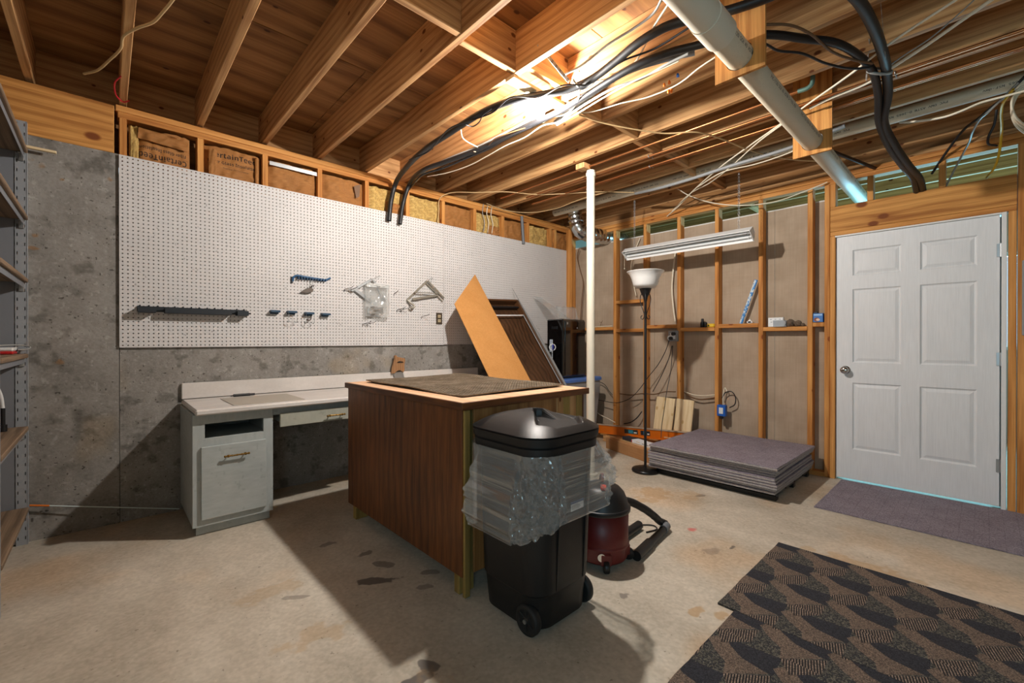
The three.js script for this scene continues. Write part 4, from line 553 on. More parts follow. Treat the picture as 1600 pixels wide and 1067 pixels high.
// ---------- black cabinet heater on a lidded tote ----------
{
  const o = thing('storage_tote', 'grey plastic storage tote with a blue lid behind the workbench', 'tote', null, [3.90, 0, 0.46]);
  mesh('bin', loft([rrect(0.30, 0.20, 0.04, 0.002), rrect(0.33, 0.225, 0.04, 0.42), rrect(0.34, 0.235, 0.04, 0.55), rrect(0.345, 0.24, 0.04, 0.56), rrect(0.345, 0.24, 0.04, 0.70)]), plain(0x97999a, 0.5), o);
  mesh('lid', loft([rrect(0.36, 0.255, 0.045, 0.70), rrect(0.36, 0.255, 0.045, 0.728), rrect(0.35, 0.245, 0.04, 0.738), rrect(0.33, 0.225, 0.03, 0.734)]), plain(0x4f74b8, 0.45), o);
  mesh('handle', cbox(0.12, 0.02, 0.03, 0.004), plain(0xb9a284, 0.6), o, [-0.05, 0.60, 0.25]);
}
{
  const o = thing('space_heater', 'tall glossy black appliance standing on the blue tote lid', 'appliance', null, [3.885, 0.738, 0.47]);
  const gl = phys({ color: 0x0b0a0b, roughness: 0.08, clearcoat: 1, clearcoatRoughness: 0.04 });
  mesh('casing', cbox(0.40, 0.645, 0.24, 0.012).translate(0, 0.335, 0), gl, o);
  mesh('plinth', cbox(0.38, 0.02, 0.22, 0.004).translate(0, 0.01, 0), M.blackPlastic, o);
  mesh('front_door', cbox(0.35, 0.60, 0.008, 0.004).translate(0.012, 0.335, 0.124), gl, o);
  mesh('vent_slot', cbox(0.006, 0.03, 0.09, 0.002).translate(-0.201, 0.56, 0.0), M.blackPlastic, o);
  const lb = canvasTex(64, 512, (g, w, h) => { g.fillStyle = '#c9d2da'; g.fillRect(0, 0, w, h); g.fillStyle = '#50607a'; for (let y = 14; y < h - 10; y += 13) g.fillRect(12, y, 20 + 24 * hash(y, 1, 3), 5); }); mesh('sticker', new THREE.BoxGeometry(0.0015, 0.34, 0.045).translate(-0.2008, 0.26, -0.05), std({ map: lb, roughness: 0.4 }), o);
  mesh('badge', cbox(0.02, 0.025, 0.002, 0.0005).translate(-0.13, 0.61, 0.129), M.steel, o); mesh('led', new THREE.SphereGeometry(0.005, 10, 8).translate(0.04, 0.56, 0.128), M.white, o);
}
{ const acr = phys({ color: 0xf2f5f6, transmission: 0.85, roughness: 0.12, thickness: 0 });
  single('plastic_sheet', 'clear crumpled plastic sheet lying on top of the black appliance', 'sheet', pad(0.34, 0.16, 0.004, 1401, 0.05, 20, 10).rotateX(-0.3), acr, null, [3.93, 1.478, 0.45]);
  single('acrylic_panel', 'clear slanted plastic panel leaning on the pegboard over the appliance', 'sheet', plate([[0, 0.44], [0.12, 0.44], [0.30, 0.0], [0.10, 0.0]], 0.004, 0), acr, null, [3.76, 1.398, 0.40], [-0.86, 0, 0]); }
{ const o = thing('spray_can', 'blue capped can beside the black appliance', 'can', null, [3.572, 1.0185, 0.52]); mesh('cap', lathe([[0.001, 0], [0.032, 0], [0.034, 0.006], [0.030, 0.014], [0.001, 0.016]], 28), plain(0x1d2c9c, 0.4), o, [0, 0.065, 0.02], [Math.PI / 2, 0, -0.6]); mesh('ring', new THREE.TorusGeometry(0.034, 0.005, 8, 28), M.white, o, [0, 0.065, 0.02], [0, -0.6, 0]); mesh('body', cyl(0.030, 0.30, 0, -0.135, -0.03, 24), M.blackPlastic, o); }

// ---------- trash can ----------
{
  const o = thing('trash_can', 'big black wheeled trash can with a domed lid and clear liner', 'trash can', null, [1.385, 0, 2.395]); o.scale.setScalar(0.965);
  const bt = dataTex(256, 256, (u, v) => { const n = 128 + 110 * (fbm(u, v, 80, 80, 1501, 2) - 0.5); return [n, n, n]; }, 0.1, 0.1, false);
  const bp = std({ color: 0x131416, roughness: 0.46, bumpMap: bt, bumpScale: 0.0004 });
  const R = (h, r, y, c = 0) => rrect(h, h + 0.008, r * 1.5, y, 12);
  // body with side recess near the floor
  const body = [R(0.158, 0.06, 0.014), R(0.172, 0.06, 0.022), R(0.178, 0.062, 0.10), R(0.182, 0.062, 0.155), R(0.188, 0.064, 0.165), R(0.198, 0.07, 0.45), R(0.206, 0.075, 0.70), R(0.212, 0.078, 0.775), R(0.222, 0.08, 0.78), R(0.224, 0.08, 0.80)];
  mesh('body', loft(body, true, true, 0.5), bp, o);
  for (const x of [-0.075, 0.1]) mesh('rib', loft([[0.17, 0.186], [0.45, 0.202], [0.77, 0.216]].map(([y, z]) => [[x - 0.006, y, z - 0.004], [x - 0.004, y, z + 0.012], [x + 0.004, y, z + 0.012], [x + 0.006, y, z - 0.004]]), true, true, 0.4), bp, o);
  mesh('rim_band', loft([R(0.214, 0.08, 0.735), R(0.226, 0.082, 0.738), R(0.227, 0.082, 0.768), R(0.221, 0.08, 0.774), R(0.221, 0.08, 0.779), R(0.233, 0.085, 0.782), R(0.236, 0.086, 0.81), R(0.228, 0.084, 0.818)], false, true, 0.5), bp, o);
  // lid: dome on the -x side, scooped handle recess toward +x/-z
  const rings = []; const NR = 64;
  for (let j = 0; j <= NR; j++) { const s = 1 - j / NR * 0.999, base = rrect(0.236 * s, 0.244 * s, 0.13 * s, 0, 32); rings.push(base.map(([x, , z]) => { const q = s; let y = 0.818 + 0.066 * (1 - Math.pow(q, 2.6)); const r = 0.73 * x + 0.68 * z, f = 0.68 * x - 0.73 * z; const sc = sst(-0.012, 0.012, r) * (1 - sst(0.185, 0.205, r)) * (1 - sst(0.085, 0.10, f)) * sst(-0.21, -0.18, f); y = mix(y, Math.min(y, 0.826 + 0.05 * (f + 0.1)), sc * 0.96); return [x, y, z]; })); }
  mesh('lid', loft(rings, false, true, 0.6), std({ color: 0x17181a, roughness: 0.38, bumpMap: bt, bumpScale: 0.0004 }), o);
  for (const s of [-1, 1]) { const w = mesh('wheel', lathe([[0.001, -0.02], [0.05, -0.02], [0.058, -0.016], [0.062, -0.006], [0.062, 0.010], [0.056, 0.018], [0.044, 0.018], [0.040, 0.010], [0.016, 0.012], [0.012, 0.02], [0.001, 0.02]], 36), plain(0x1c1e1f, 0.6), o, [s * 0.172, 0.0625, 0.128], [0, 0, -s * Math.PI / 2]); mesh('hub', cyl(0.009, 0.006, 0, 0.022, 0, 14), M.steel, w); for (let k = 0; k < 6; k++) mesh('spoke', cbox(0.03, 0.004, 0.006, 0.001), plain(0x1c1e1f, 0.6), w, [Math.cos(k * 1.047) * 0.028, 0.013, Math.sin(k * 1.047) * 0.028], [0, -k * 1.047, 0]); }
  mesh('axle', rod([-0.155, 0.0625, 0.128], [0.155, 0.0625, 0.128], 0.006, 10), M.steel, o);
  // clear liner turned down over the rim
  const NB = 46, bag = [], ridge = (u, v, p, q, sd) => 1 - Math.abs(2 * fbm(u, v, p, q, sd, 2) - 1);
  for (let j = 0; j <= NB; j++) { const t = j / NB, ring = rrect(0.228, 0.236, 0.125, 0, 60); const n = ring.length; bag.push(ring.map(([x, , z], i) => { const u = i / n, len = 0.285 + 0.085 * Math.cos((u - 0.6) * 6.283) + 0.06 * (fbm(u, 0.5, 7, 2, 1601, 3) - 0.5), y = 0.745 - t * len, on = sst(0, 0.35, t); const slant = (u + 0.25 * t + 1) % 1; const fold = (0.034 * (ridge(slant, t * 0.5, 16, 2, 1610) - 0.6) + 0.030 * (ridge(u, t, 26, 7, 1620) - 0.6) + 0.014 * (ridge(u, t, 60, 20, 1625) - 0.6)) * (0.25 + 0.75 * on); let out = 0.010 + 0.042 * sst(0, 0.7, t) * (0.6 + 0.8 * fbm(u, 0.2, 4, 2, 1630, 2)) + fold; if (z < -0.12) out = Math.min(out, 0.012); if (z < 0 && x < 0) out *= 0.9; const k = 1 + Math.max(out, 0.002) / 0.23; return [x * k, y + 0.03 * (fbm(u, t, 18, 6, 1640, 2) - 0.5) * t, z * k]; })); }
  const film = phys({ color: 0xf6f8f8, transmission: 0.80, roughness: 0.06, thickness: 0, ior: 1.75, clearcoat: 1, clearcoatRoughness: 0.05 });
  const lg = loft(bag, false, false, 0.35); const lm = mesh('liner_bag', lg, film, o); lm.userData.label = 'clear plastic liner folded over the rim';
  const lab = canvasTex(256, 128, (g, w, h) => { g.fillStyle = '#e6e9ea'; g.fillRect(0, 0, w, h); g.fillStyle = '#2a4f7c'; g.fillRect(0, 0, w, 34); g.fillStyle = '#3a3f44'; for (let k = 0; k < 5; k++) g.fillRect(14, 48 + k * 14, 120 + 90 * hash(k, 1, 2), 6); }); mesh('label', new THREE.BoxGeometry(0.085, 0.04, 0.0015).translate(0.04, 0.5, 0.2105), std({ map: lab, roughness: 0.5 }), o, [0, 0, 0], [0, 0, 0]);
}
// ---------- shop vacuum ----------
{
  const o = thing('shop_vacuum', 'small red and black wet dry vacuum with its hose on the floor', 'vacuum', null, [1.925, 0, 2.36]);
  const redM = plain(0x661a18, 0.42), bk = M.blackPlastic;
  mesh('drum', lathe([[0.001, 0.03], [0.128, 0.03], [0.134, 0.04], [0.137, 0.095], [0.143, 0.10], [0.143, 0.112], [0.137, 0.12], [0.14, 0.278], [0.001, 0.278]], 56), redM, o);
  mesh('rim', lathe([[0.14, 0.272], [0.149, 0.275], [0.15, 0.292], [0.144, 0.298], [0.13, 0.30]], 56), bk, o);
  mesh('motor_head', lathe([[0.143, 0.297], [0.137, 0.308], [0.132, 0.33], [0.118, 0.362], [0.096, 0.386], [0.07, 0.40], [0.03, 0.404], [0.001, 0.404]], 56), bk, o);
  mesh('switch', cbox(0.05, 0.016, 0.03, 0.004), plain(0xc2402c, 0.4), o, [-0.045, 0.40, 0.045], [0.25, 0.7, 0]);
  mesh('carry_handle', tube([[0.07, 0.385, -0.06], [0.068, 0.42, -0.05], [0.05, 0.43, -0.03], [0.03, 0.425, -0.015], [0.02, 0.40, -0.005]], 0.008, 30, 10), redM, o);
  for (const [a, d] of [[2.35, 0], [0.75, 0], [-0.8, 0], [-2.3, 0]]) { const x = Math.cos(a) * 0.118, z = Math.sin(a) * 0.118; mesh('caster_mount', cbox(0.056, 0.06, 0.056, 0.006), redM, o, [x, 0.062, z], [0, -a, 0]); mesh('caster', lathe([[0.001, -0.014], [0.026, -0.014], [0.03, -0.008], [0.03, 0.008], [0.026, 0.014], [0.012, 0.016], [0.001, 0.016]], 24), bk, o, [x * 1.22, 0.0305, z * 1.22], [Math.PI / 2, 0, Math.PI / 2 - a]); }
  mesh('drain_cap', cyl(0.02, 0.018, 0, 0, 0, 24), M.chrome, o, [-0.11, 0.075, 0.08], [Math.PI / 2, 0, 0.9]);
  const hp = [[0.13, 0.262, 0.0], [0.20, 0.265, 0.025], [0.315, 0.205, 0.06], [0.45, 0.12, 0.055], [0.55, 0.055, 0.04], [0.585, 0.036, 0.055], [0.56, 0.03, 0.072]], hc = new THREE.CatmullRomCurve3(hp.map(V)), hg = new THREE.TubeGeometry(hc, 150, 0.021, 14, false), q = hg.attributes.position, nn = hg.attributes.normal;
  for (let i = 0; i < q.count; i++) { const k = 0.0016 * Math.sin(Math.floor(i / 15) * 2.2); q.setXYZ(i, q.getX(i) + nn.getX(i) * k, q.getY(i) + nn.getY(i) * k, q.getZ(i) + nn.getZ(i) * k); }
  hg.computeVertexNormals(); const hose = mesh('hose', hg, M.black, o); mesh('hose_cuff', rod([0.575, 0.032, 0.066], [0.515, 0.03, 0.078], 0.025, 20), M.greypipe, hose);
  mesh('wand', merge([rod([0.54, 0.03, 0.074], [0.30, 0.027, 0.11], 0.021, 20), rod([0.30, 0.0275, 0.11], [0.115, 0.0275, 0.138], 0.027, 20)]), M.blackPlastic, hose);
}
single('vacuum_wand', 'short black extension tube lying on the floor behind the vacuum', 'tube', rod([2.10, 0.0265, 2.325], [2.40, 0.0265, 2.30], 0.026, 24), M.blackPlastic);
single('power_cord', 'thin black cord looping on the floor by the vacuum hose', 'cord', tube([[2.06, 0.20, 2.28], [2.16, 0.08, 2.24], [2.30, 0.006, 2.22], [2.42, 0.006, 2.26], [2.50, 0.006, 2.34], [2.47, 0.006, 2.38], [2.38, 0.006, 2.36]], 0.004, 60, 6), M.black);

// ---------- carpets ----------
const greyCarpetT = dataTex(512, 512, (u, v) => { const n = fbm(u, v, 128, 128, 1701, 2), b = fbm(u, v, 6, 6, 1710, 3), l1 = fbm(u, v, 40, 7, 1720, 2), cx = Math.abs(((u * 24 + 0.5 * Math.floor(v * 8)) % 1) - 0.5), cz = Math.abs(((v * 8) % 1) - 0.5); const line = (cx > 0.44 && l1 > 0.42 ? 24 : 0) + (cz > 0.47 ? 14 : 0); const g = 142 + 70 * (n - 0.5) + 22 * (b - 0.5) - line; return [g + 2, g - 8, g + 2]; }, 0.5, 0.5);
const pileT = dataTex(256, 256, (u, v) => { const n = 255 * fbm(u, v, 64, 64, 1730, 2); return [n, n, n]; }, 0.12, 0.12, false);
M.greyCarpet = std({ map: greyCarpetT, roughness: 1, bumpMap: pileT, bumpScale: 0.003 });
const edgeT = dataTex(256, 128, (u, v) => { const n = fbm(u, v, 90, 40, 1740, 2); const g = 152 + 90 * (n - 0.5); return [g + 4, g - 2, g - 4]; }, 0.3, 0.15);
M.carpetEdge = std({ map: edgeT, roughness: 1 });
function carpetSlab(w, d, t, s, sag = 0.006, ox = 0, oz = 0) {                       // thick tile, ragged rim and slight waviness
  const g = new THREE.BoxGeometry(w, t, d, 24, 1, 24), p = g.attributes.position;
  for (let i = 0; i < p.count; i++) { const x = p.getX(i), z = p.getZ(i), u = x / w + 0.5, v = z / d + 0.5; p.setX(i, x + 0.006 * (fbm(0.5, v, 2, 9, s, 3) - 0.5) * Math.sign(x)); p.setZ(i, z + 0.006 * (fbm(u, 0.5, 9, 2, s + 3, 3) - 0.5) * Math.sign(z)); p.setY(i, p.getY(i) + sag * (fbm(u * 0.9, v * 0.9, 2, 2, s + 5, 2) - 0.5)); }
  g.computeVertexNormals(); return planarUV(g, (x, y, z) => x + y + ox, (x, y, z) => z + y * 2 + oz);
}
const stackInfo = ['bottom', 'second', 'third', 'fourth', 'fifth', 'sixth', 'seventh', 'eighth', 'ninth', 'top'];
stackInfo.forEach((n, i) => {
  const t = 0.0152, o = thing('carpet_tile', n === 'top' ? 'purple grey carpet tile on top of the stack by the studs' : n === 'bottom' ? 'grey carpet tile at the bottom of the stack by the studs' : `grey carpet tile, ${n} from the bottom of the stack`, 'carpet', 'stacked carpet tiles', [3.955 + (hash(i, 1, 31) - 0.5) * 0.055 - (i === 9 ? 0.025 : 0) + (i < 2 ? 0.02 : 0), 0.062 + i * 0.0205, 2.255 + (hash(i, 2, 31) - 0.5) * 0.045], (hash(i, 3, 31) - 0.5) * 0.02 - (i === 9 ? 0.006 : 0));
  mesh('backing', carpetSlab(0.985, 0.985, t * 0.8, 1800 + i * 7, 0.002), M.carpetEdge, o, [0, t * 0.4, 0]);
  mesh('pile', carpetSlab(0.98, 0.98, t * 0.5, 1800 + i * 7, 0.002), M.greyCarpet, o, [0, t * 0.85, 0]);
});
{ const o = thing('floor_pallet', 'low black pallet under the stack of carpet tiles', 'pallet', null, [3.98, 0, 2.255]); for (let k = 0; k < 4; k++) mesh('slat', cbox(0.2, 0.02, 0.94, 0.003), M.blackPlastic, o, [-0.34 + k * 0.226, 0.046, 0]); for (const x of [-0.42, 0, 0.40]) mesh('runner', cbox(0.05, 0.035, 0.94, 0.003), M.blackPlastic, o, [x, 0.0178, 0]); }
single('door_mat', 'purple grey carpet mat lying before the white door', 'mat', carpetSlab(0.87, 1.16, 0.008, 1901, 0.001), M.greyCarpet, null, [4.035, 0.005, 3.52]);
const POLY = { stripe: [[-0.014, -0.069], [0.097, 0.052], [0.002, 0.053], [-0.08, -0.023]], brown: [[0.136, -0.182], [0.165, -0.165], [0.190, -0.135], [0.150, -0.105], [0.112, -0.05], [0.097, 0.04], [-0.014, -0.069], [0.05, -0.085], [0.085, -0.135]], navy: [[0.190, -0.135], [0.197, -0.05], [0.212, 0.05], [0.10, 0.052], [0.103, -0.02], [0.112, -0.05], [0.150, -0.105]] };
const inPoly = (P, x, y) => { let c = false; for (let i = 0, j = P.length - 1; i < P.length; j = i++) if ((P[i][1] > y) !== (P[j][1] > y) && x < (P[j][0] - P[i][0]) * (y - P[i][1]) / (P[j][1] - P[i][1]) + P[i][0]) c = !c; return c; };
const patT = dataTex(1024, 512, (u, v) => {                          // woven motif: blade, shadow blade, ribbed patch on a speckled ground
  const X = u * 0.45, Z = v * 0.225, n = fbm(u, v, 180, 90, 2001, 1), n2 = fbm(u, v, 110, 60, 2010, 2); let kind = 'ground';
  for (const k of ['stripe', 'brown', 'navy']) { for (let a = -1; a <= 2 && kind === 'ground'; a++) for (let b = -2; b <= 2; b++) { const dx = X - a * 0.225, dz = Z - b * 0.225 - (((a % 2) + 2) % 2) * 0.1125; if (inPoly(POLY[k], dx, dz)) { kind = k; break; } } if (kind !== 'ground') break; }
  let c = kind === 'brown' ? [108, 92, 80] : kind === 'navy' ? [46, 46, 52] : kind === 'stripe' ? ((((Z + 0.25 * X) / 0.009) % 1 + 1) % 1 < 0.5 ? [132, 114, 100] : [26, 25, 28]) : (n2 > 0.5 ? [92, 88, 78] : [50, 50, 52]);
  const k = 0.6 + 0.8 * n; return [c[0] * k, c[1] * k, c[2] * k];
}, 0.45, 0.225);
M.pattern = std({ map: patT, roughness: 1, bumpMap: pileT, bumpScale: 0.003 });
single('patterned_rug', 'dark brown and navy patterned carpet strip closer to the door mat', 'rug', carpetSlab(0.845, 1.9, 0.009, 2101, 0.001, 0.198, 0.439), M.pattern, null, [2.388, 0.0055, 3.895]);
single('patterned_rug', 'second patterned carpet strip tucked along the first one', 'rug', carpetSlab(0.93, 1.9, 0.009, 2111, 0.001, 0.145, 0.876), M.pattern, null, [1.498, 0.0055, 3.966]);

// ---------- boxes and boards along the stud wall ----------
const boxT = dataTex(256, 256, (u, v) => { const n = fbm(u, v, 5, 5, 2201, 4), s = fbm(u, v, 3, 90, 2210, 2); const g = 22 * (n - 0.5) + 12 * (s - 0.5); return [178 + g, 128 + g, 82 + g]; }, 0.5, 0.5);
M.cardboard = std({ map: boxT, roughness: 0.85 });
{ const o = thing('long_carton', 'long brown cardboard carton on the floor behind the floor lamp', 'box', null, [3.895, 0, 1.40], 0.33 - Math.PI / 2 + Math.PI / 2); o.rotation.y = -0.30; mesh('carton', planarUV(cbox(0.16, 0.115, 0.84, 0.003), (x, y, z) => z, (x, y) => y + x), M.cardboard, o, [0, 0.0578, 0]); mesh('tape', cbox(0.05, 0.001, 0.842, 0.0003), plain(0xc9a06c, 0.3), o, [0, 0.116, 0]); }
{ const o = thing('white_carton', 'flat white carton lettered floor lying on the brown carton', 'box', null, [3.925, 0.117, 1.50]); o.rotation.y = -0.30;
  mesh('carton', cbox(0.09, 0.028, 0.42, 0.002), plain(0xe8eaee, 0.5), o, [0, 0.0145, 0]);
  const t = canvasTex(512, 64, (g, w, h) => { g.fillStyle = '#eceef2'; g.fillRect(0, 0, w, h); g.fillStyle = '#b02a3a'; g.fillRect(0, 0, 14, h); g.fillStyle = '#2c3038'; g.font = 'bold 34px sans-serif'; g.fillText('floorM', 190, 44); g.fillStyle = '#c9b26a'; g.fillRect(90, 18, 60, 8); }); const b = new THREE.PlaneGeometry(0.42, 0.028).rotateY(-Math.PI / 2); mesh('print', b, std({ map: t, roughness: 0.5 }), o, [-0.0462, 0.0145, 0]);
  mesh('end_sleeve', cbox(0.094, 0.031, 0.14, 0.002), plain(0x2b2f38, 0.5), o, [0, 0.0158, -0.28]); }
{ const o = thing('orange_level', 'long orange beam level with colour stickers leaning along the studs', 'level', null, [4.26, 0.155, 1.16]); o.rotation.x = -0.062;
  const t = canvasTex(1024, 80, (g, w, h) => { g.fillStyle = '#d96c12'; g.fillRect(0, 0, w, h); const L = (x, ww, c1, c2) => { g.fillStyle = c1; g.fillRect(x, 16, ww, 48); g.fillStyle = c2; g.fillRect(x + ww * 0.3, 22, ww * 0.35, 36); g.fillStyle = '#e8e4dc'; g.fillRect(x + ww * 0.7, 40, ww * 0.22, 14); }; L(380, 150, '#3a3630', '#3c8a9c'); L(560, 100, '#2a2c34', '#4a7896'); g.fillStyle = '#f0d8b4'; g.fillRect(800, 56, 120, 8); });
  mesh('beam', bx(0.03, 0.086, 1.16, 0, 0, 0, 0.002), M.orange, o); mesh('top_rail', bx(0.05, 0.01, 1.16, 0, 0.047, 0), plain(0xb09a84, 0.5), o); mesh('bottom_rail', bx(0.05, 0.01, 1.16, 0, -0.047, 0), M.orange, o);
  mesh('sticker_strip', new THREE.PlaneGeometry(1.15, 0.08).rotateY(-Math.PI / 2), std({ map: t, roughness: 0.45 }), o, [-0.0162, 0, 0]); mesh('vial', cyl(0.012, 0.05, 0, 0, 0, 14), plain(0xb8d84a, 0.2), o, [-0.006, 0.0, 0.47], [Math.PI / 2, 0, 0]); }
{ const o = thing('lumber_offcut', 'brown timber offcut lying under the orange level', 'lumber', null, [4.26, 0, 1.36]); mesh('timber', lumber(0.19, 0.066, 1.2), M.joist, o, [0.03, 0.034, 0.0]); }
for (const [z, l, w] of [[1.405, 'pale pine board leaning at the lamp side of the studs', 0.215], [1.622, 'pale pine board leaning beside the carpet stack', 0.19]]) { const m = single('pine_board', l, 'board', cbox(0.022, 0.46, w - 0.006, 0.002, 1, [z, 0.2]), M.pine, 'leaning pine boards', [4.39, 0.315, z]); m.rotation.z = -0.17; m.rotation.x = 0.03; }

// ---------- small things on the stud wall ----------
function elBox(name, label, pos, mat, w = 0.07, h = 0.1) { const o = thing(name, label, 'outlet', null, pos); mesh('box', cbox(0.05, h, w, 0.004), mat, o); mesh('cover', cbox(0.006, h * 0.55, w * 0.5, 0.002), M.white, o, [-0.027, 0, 0]); return o; }
{ const o = elBox('outlet_box', 'grey metal outlet box with plugs under the shelf block', [4.475, 1.205, 1.475], M.grey, 0.11, 0.115); for (const y of [-0.025, 0.022]) mesh('plug', cyl(0.019, 0.03, 0, 0, 0, 18), M.blackPlastic, o, [-0.04, y, y * 0.6], [0, 0, Math.PI / 2]); mesh('round_adapter', cyl(0.026, 0.012, 0, 0, 0, 22), M.white, o, [-0.034, -0.02, -0.03], [0, 0, Math.PI / 2]); }
elBox('outlet_box', 'blue plastic outlet box beside the white post', [4.50, 0.525, 0.43], M.blue);
{ const o = elBox('outlet_box', 'blue plastic outlet box above the carpet stack', [4.44, 0.47, 1.99], M.blue, 0.08, 0.11); mesh('plug', cbox(0.03, 0.03, 0.03, 0.004), M.blackPlastic, o, [-0.01, -0.065, 0]); }
{ const o = thing('glue_bottle', 'small black bottle pair on the shelf block', 'bottle', null, [4.50, 1.291, 1.77]); mesh('bottle', lathe([[0.001, 0], [0.02, 0], [0.02, 0.05], [0.013, 0.06], [0.013, 0.09], [0.001, 0.09]], 20), M.blackPlastic, o); mesh('bottle', lathe([[0.001, 0], [0.016, 0], [0.016, 0.05], [0.001, 0.055]], 18), M.black, o, [-0.01, 0, 0.036]); }
{ const o = thing('tape_measure', 'yellow tape measure lying next to the black bottles', 'tool', null, [4.495, 1.291, 1.862]); mesh('case', cbox(0.04, 0.036, 0.075, 0.008), M.yellow, o, [0, 0.018, 0]); mesh('button', cyl(0.008, 0.004, 0, 0, 0, 14), M.black, o, [-0.022, 0.018, -0.02], [0, 0, Math.PI / 2]); }
single('plastic_connector', 'tiny white plastic connector on the shelf block by the blue stick', 'connector', merge([bx(0.02, 0.03, 0.03, 0, 0.015, 0), bx(0.02, 0.018, 0.05, 0, 0.012, 0.0), bx(0.014, 0.012, 0.014, 0, 0.034, 0)]), M.white, null, [4.49, 1.3195, 2.225]);
{ const o = thing('thermostat_box', 'white thermostat pack with printed front on the shelf block', 'box', null, [4.485, 1.2815, 2.45]); mesh('pack', cbox(0.035, 0.085, 0.125, 0.004), M.white, o, [0, 0.0428, 0]); const t = canvasTex(128, 96, (g, w, h) => { g.fillStyle = '#eceeee'; g.fillRect(0, 0, w, h); g.fillStyle = '#7a8088'; for (const x of [14, 54, 94]) g.fillRect(x, 14, 16, 6); g.fillStyle = '#b4bcc4'; g.fillRect(44, 36, 76, 50); g.fillStyle = '#56606a'; g.fillRect(20, 44, 14, 5); g.fillRect(56, 66, 50, 8); }); mesh('print', new THREE.PlaneGeometry(0.118, 0.078).rotateY(-Math.PI / 2), std({ map: t, roughness: 0.5 }), o, [-0.0186, 0.0428, 0]); mesh('clear_bag', pad(0.02, 0.06, 0.09, 2301, 0.03, 10, 8), phys({ color: 0xe8ecef, transmission: 0.7, roughness: 0.2, thickness: 0 }), o, [-0.03, 0.031, 0.03]); }
{ const o = thing('pine_cones', 'crumpled brown rag clump beside the thermostat pack', 'rag', null, [4.49, 1.2815, 2.59]); for (const [z, r] of [[-0.03, 0.034], [0.03, 0.028], [0.068, 0.016]]) { const g = new THREE.IcosahedronGeometry(r, 4), p = g.attributes.position; for (let i = 0; i < p.count; i++) { const x = p.getX(i), y = p.getY(i), q = p.getZ(i), k = 1 + 0.7 * (fbm(x * 9 + 0.5, y * 9 + q * 7 + 0.5, 6, 6, 2310, 3) - 0.5); p.setXYZ(i, x * k, Math.max(y * k, -r * 0.9), q * k); } g.computeVertexNormals(); mesh('clump', g, plain(0x6a5a4a, 0.95), o, [0, r * 0.9, z]); } }
{ const o = thing('blue_carton', 'small blue printed box on the short shelf block by the door', 'box', null, [4.485, 1.3145, 2.775]); const t = canvasTex(128, 128, (g, w, h) => { g.fillStyle = '#3c78c0'; g.fillRect(0, 0, w, h); g.fillStyle = '#9cc4ea'; g.fillRect(8, 8, 112, 26); g.fillStyle = '#8a4a38'; g.beginPath(); g.ellipse(46, 92, 40, 30, 0, 0, 7); g.fill(); g.fillStyle = '#e8c8b0'; g.beginPath(); g.ellipse(64, 94, 26, 18, 0, 0, 7); g.fill(); }); mesh('carton', cbox(0.05, 0.075, 0.072, 0.002), M.blue, o, [0, 0.038, 0]); mesh('print', new THREE.PlaneGeometry(0.068, 0.072).rotateY(-Math.PI / 2), std({ map: t, roughness: 0.45 }), o, [-0.0262, 0.038, 0]); mesh('flap', cbox(0.02, 0.016, 0.03, 0.002), M.blackPlastic, o, [0, 0.084, -0.02]); }
{ const o = thing('blue_stick', 'blue and silver paint stick leaning in the stud bay', 'stick', null, [4.49, 1.3195, 2.145]); const t = dataTex(64, 256, (u, v) => { const n = fbm(u, v, 6, 30, 2401, 3); return n > 0.46 + 0.25 * (u - 0.5) ? [44, 128, 200] : [205, 218, 226]; }, 1, 1); mesh('stick', planarUV(cbox(0.012, 0.43, 0.028, 0.002).translate(0, 0.215, 0), (x, y, z) => z * 20, (x, y) => y * 2), std({ map: t, roughness: 0.5 }), o); o.rotation.x = 0.32; o.rotation.z = 0.0; }
{ const o = thing('wire_scrap', 'bundle of pale trim scraps on the shelf block behind the post', 'scrap', null, [4.5, 1.3195, 0.52]); mesh('strip', merge([rod([0, 0.006, -0.15], [0.01, 0.008, 0.16], 0.006, 8), rod([-0.02, 0.005, -0.1], [-0.02, 0.012, 0.17], 0.005, 8)]), M.romex, o); mesh('nail', merge([rod([0, 0.01, -0.02], [0, 0.07, 0.0], 0.0025, 6), rod([0, 0.05, 0], [0, 0.07, -0.03], 0.002, 6), rod([0, 0.055, 0], [0, 0.085, 0.02], 0.002, 6)]), M.brown, o); }
{ const o = thing('breaker_panel', 'grey electrical panel edge beyond the right door studs', 'panel', null, [4.445, 1.44, 4.09]); mesh('cover', cbox(0.03, 0.5, 0.36, 0.006), M.grey, o); mesh('latch', cbox(0.012, 0.02, 0.012, 0.002), M.steel, o, [-0.018, 0.02, -0.165]); }

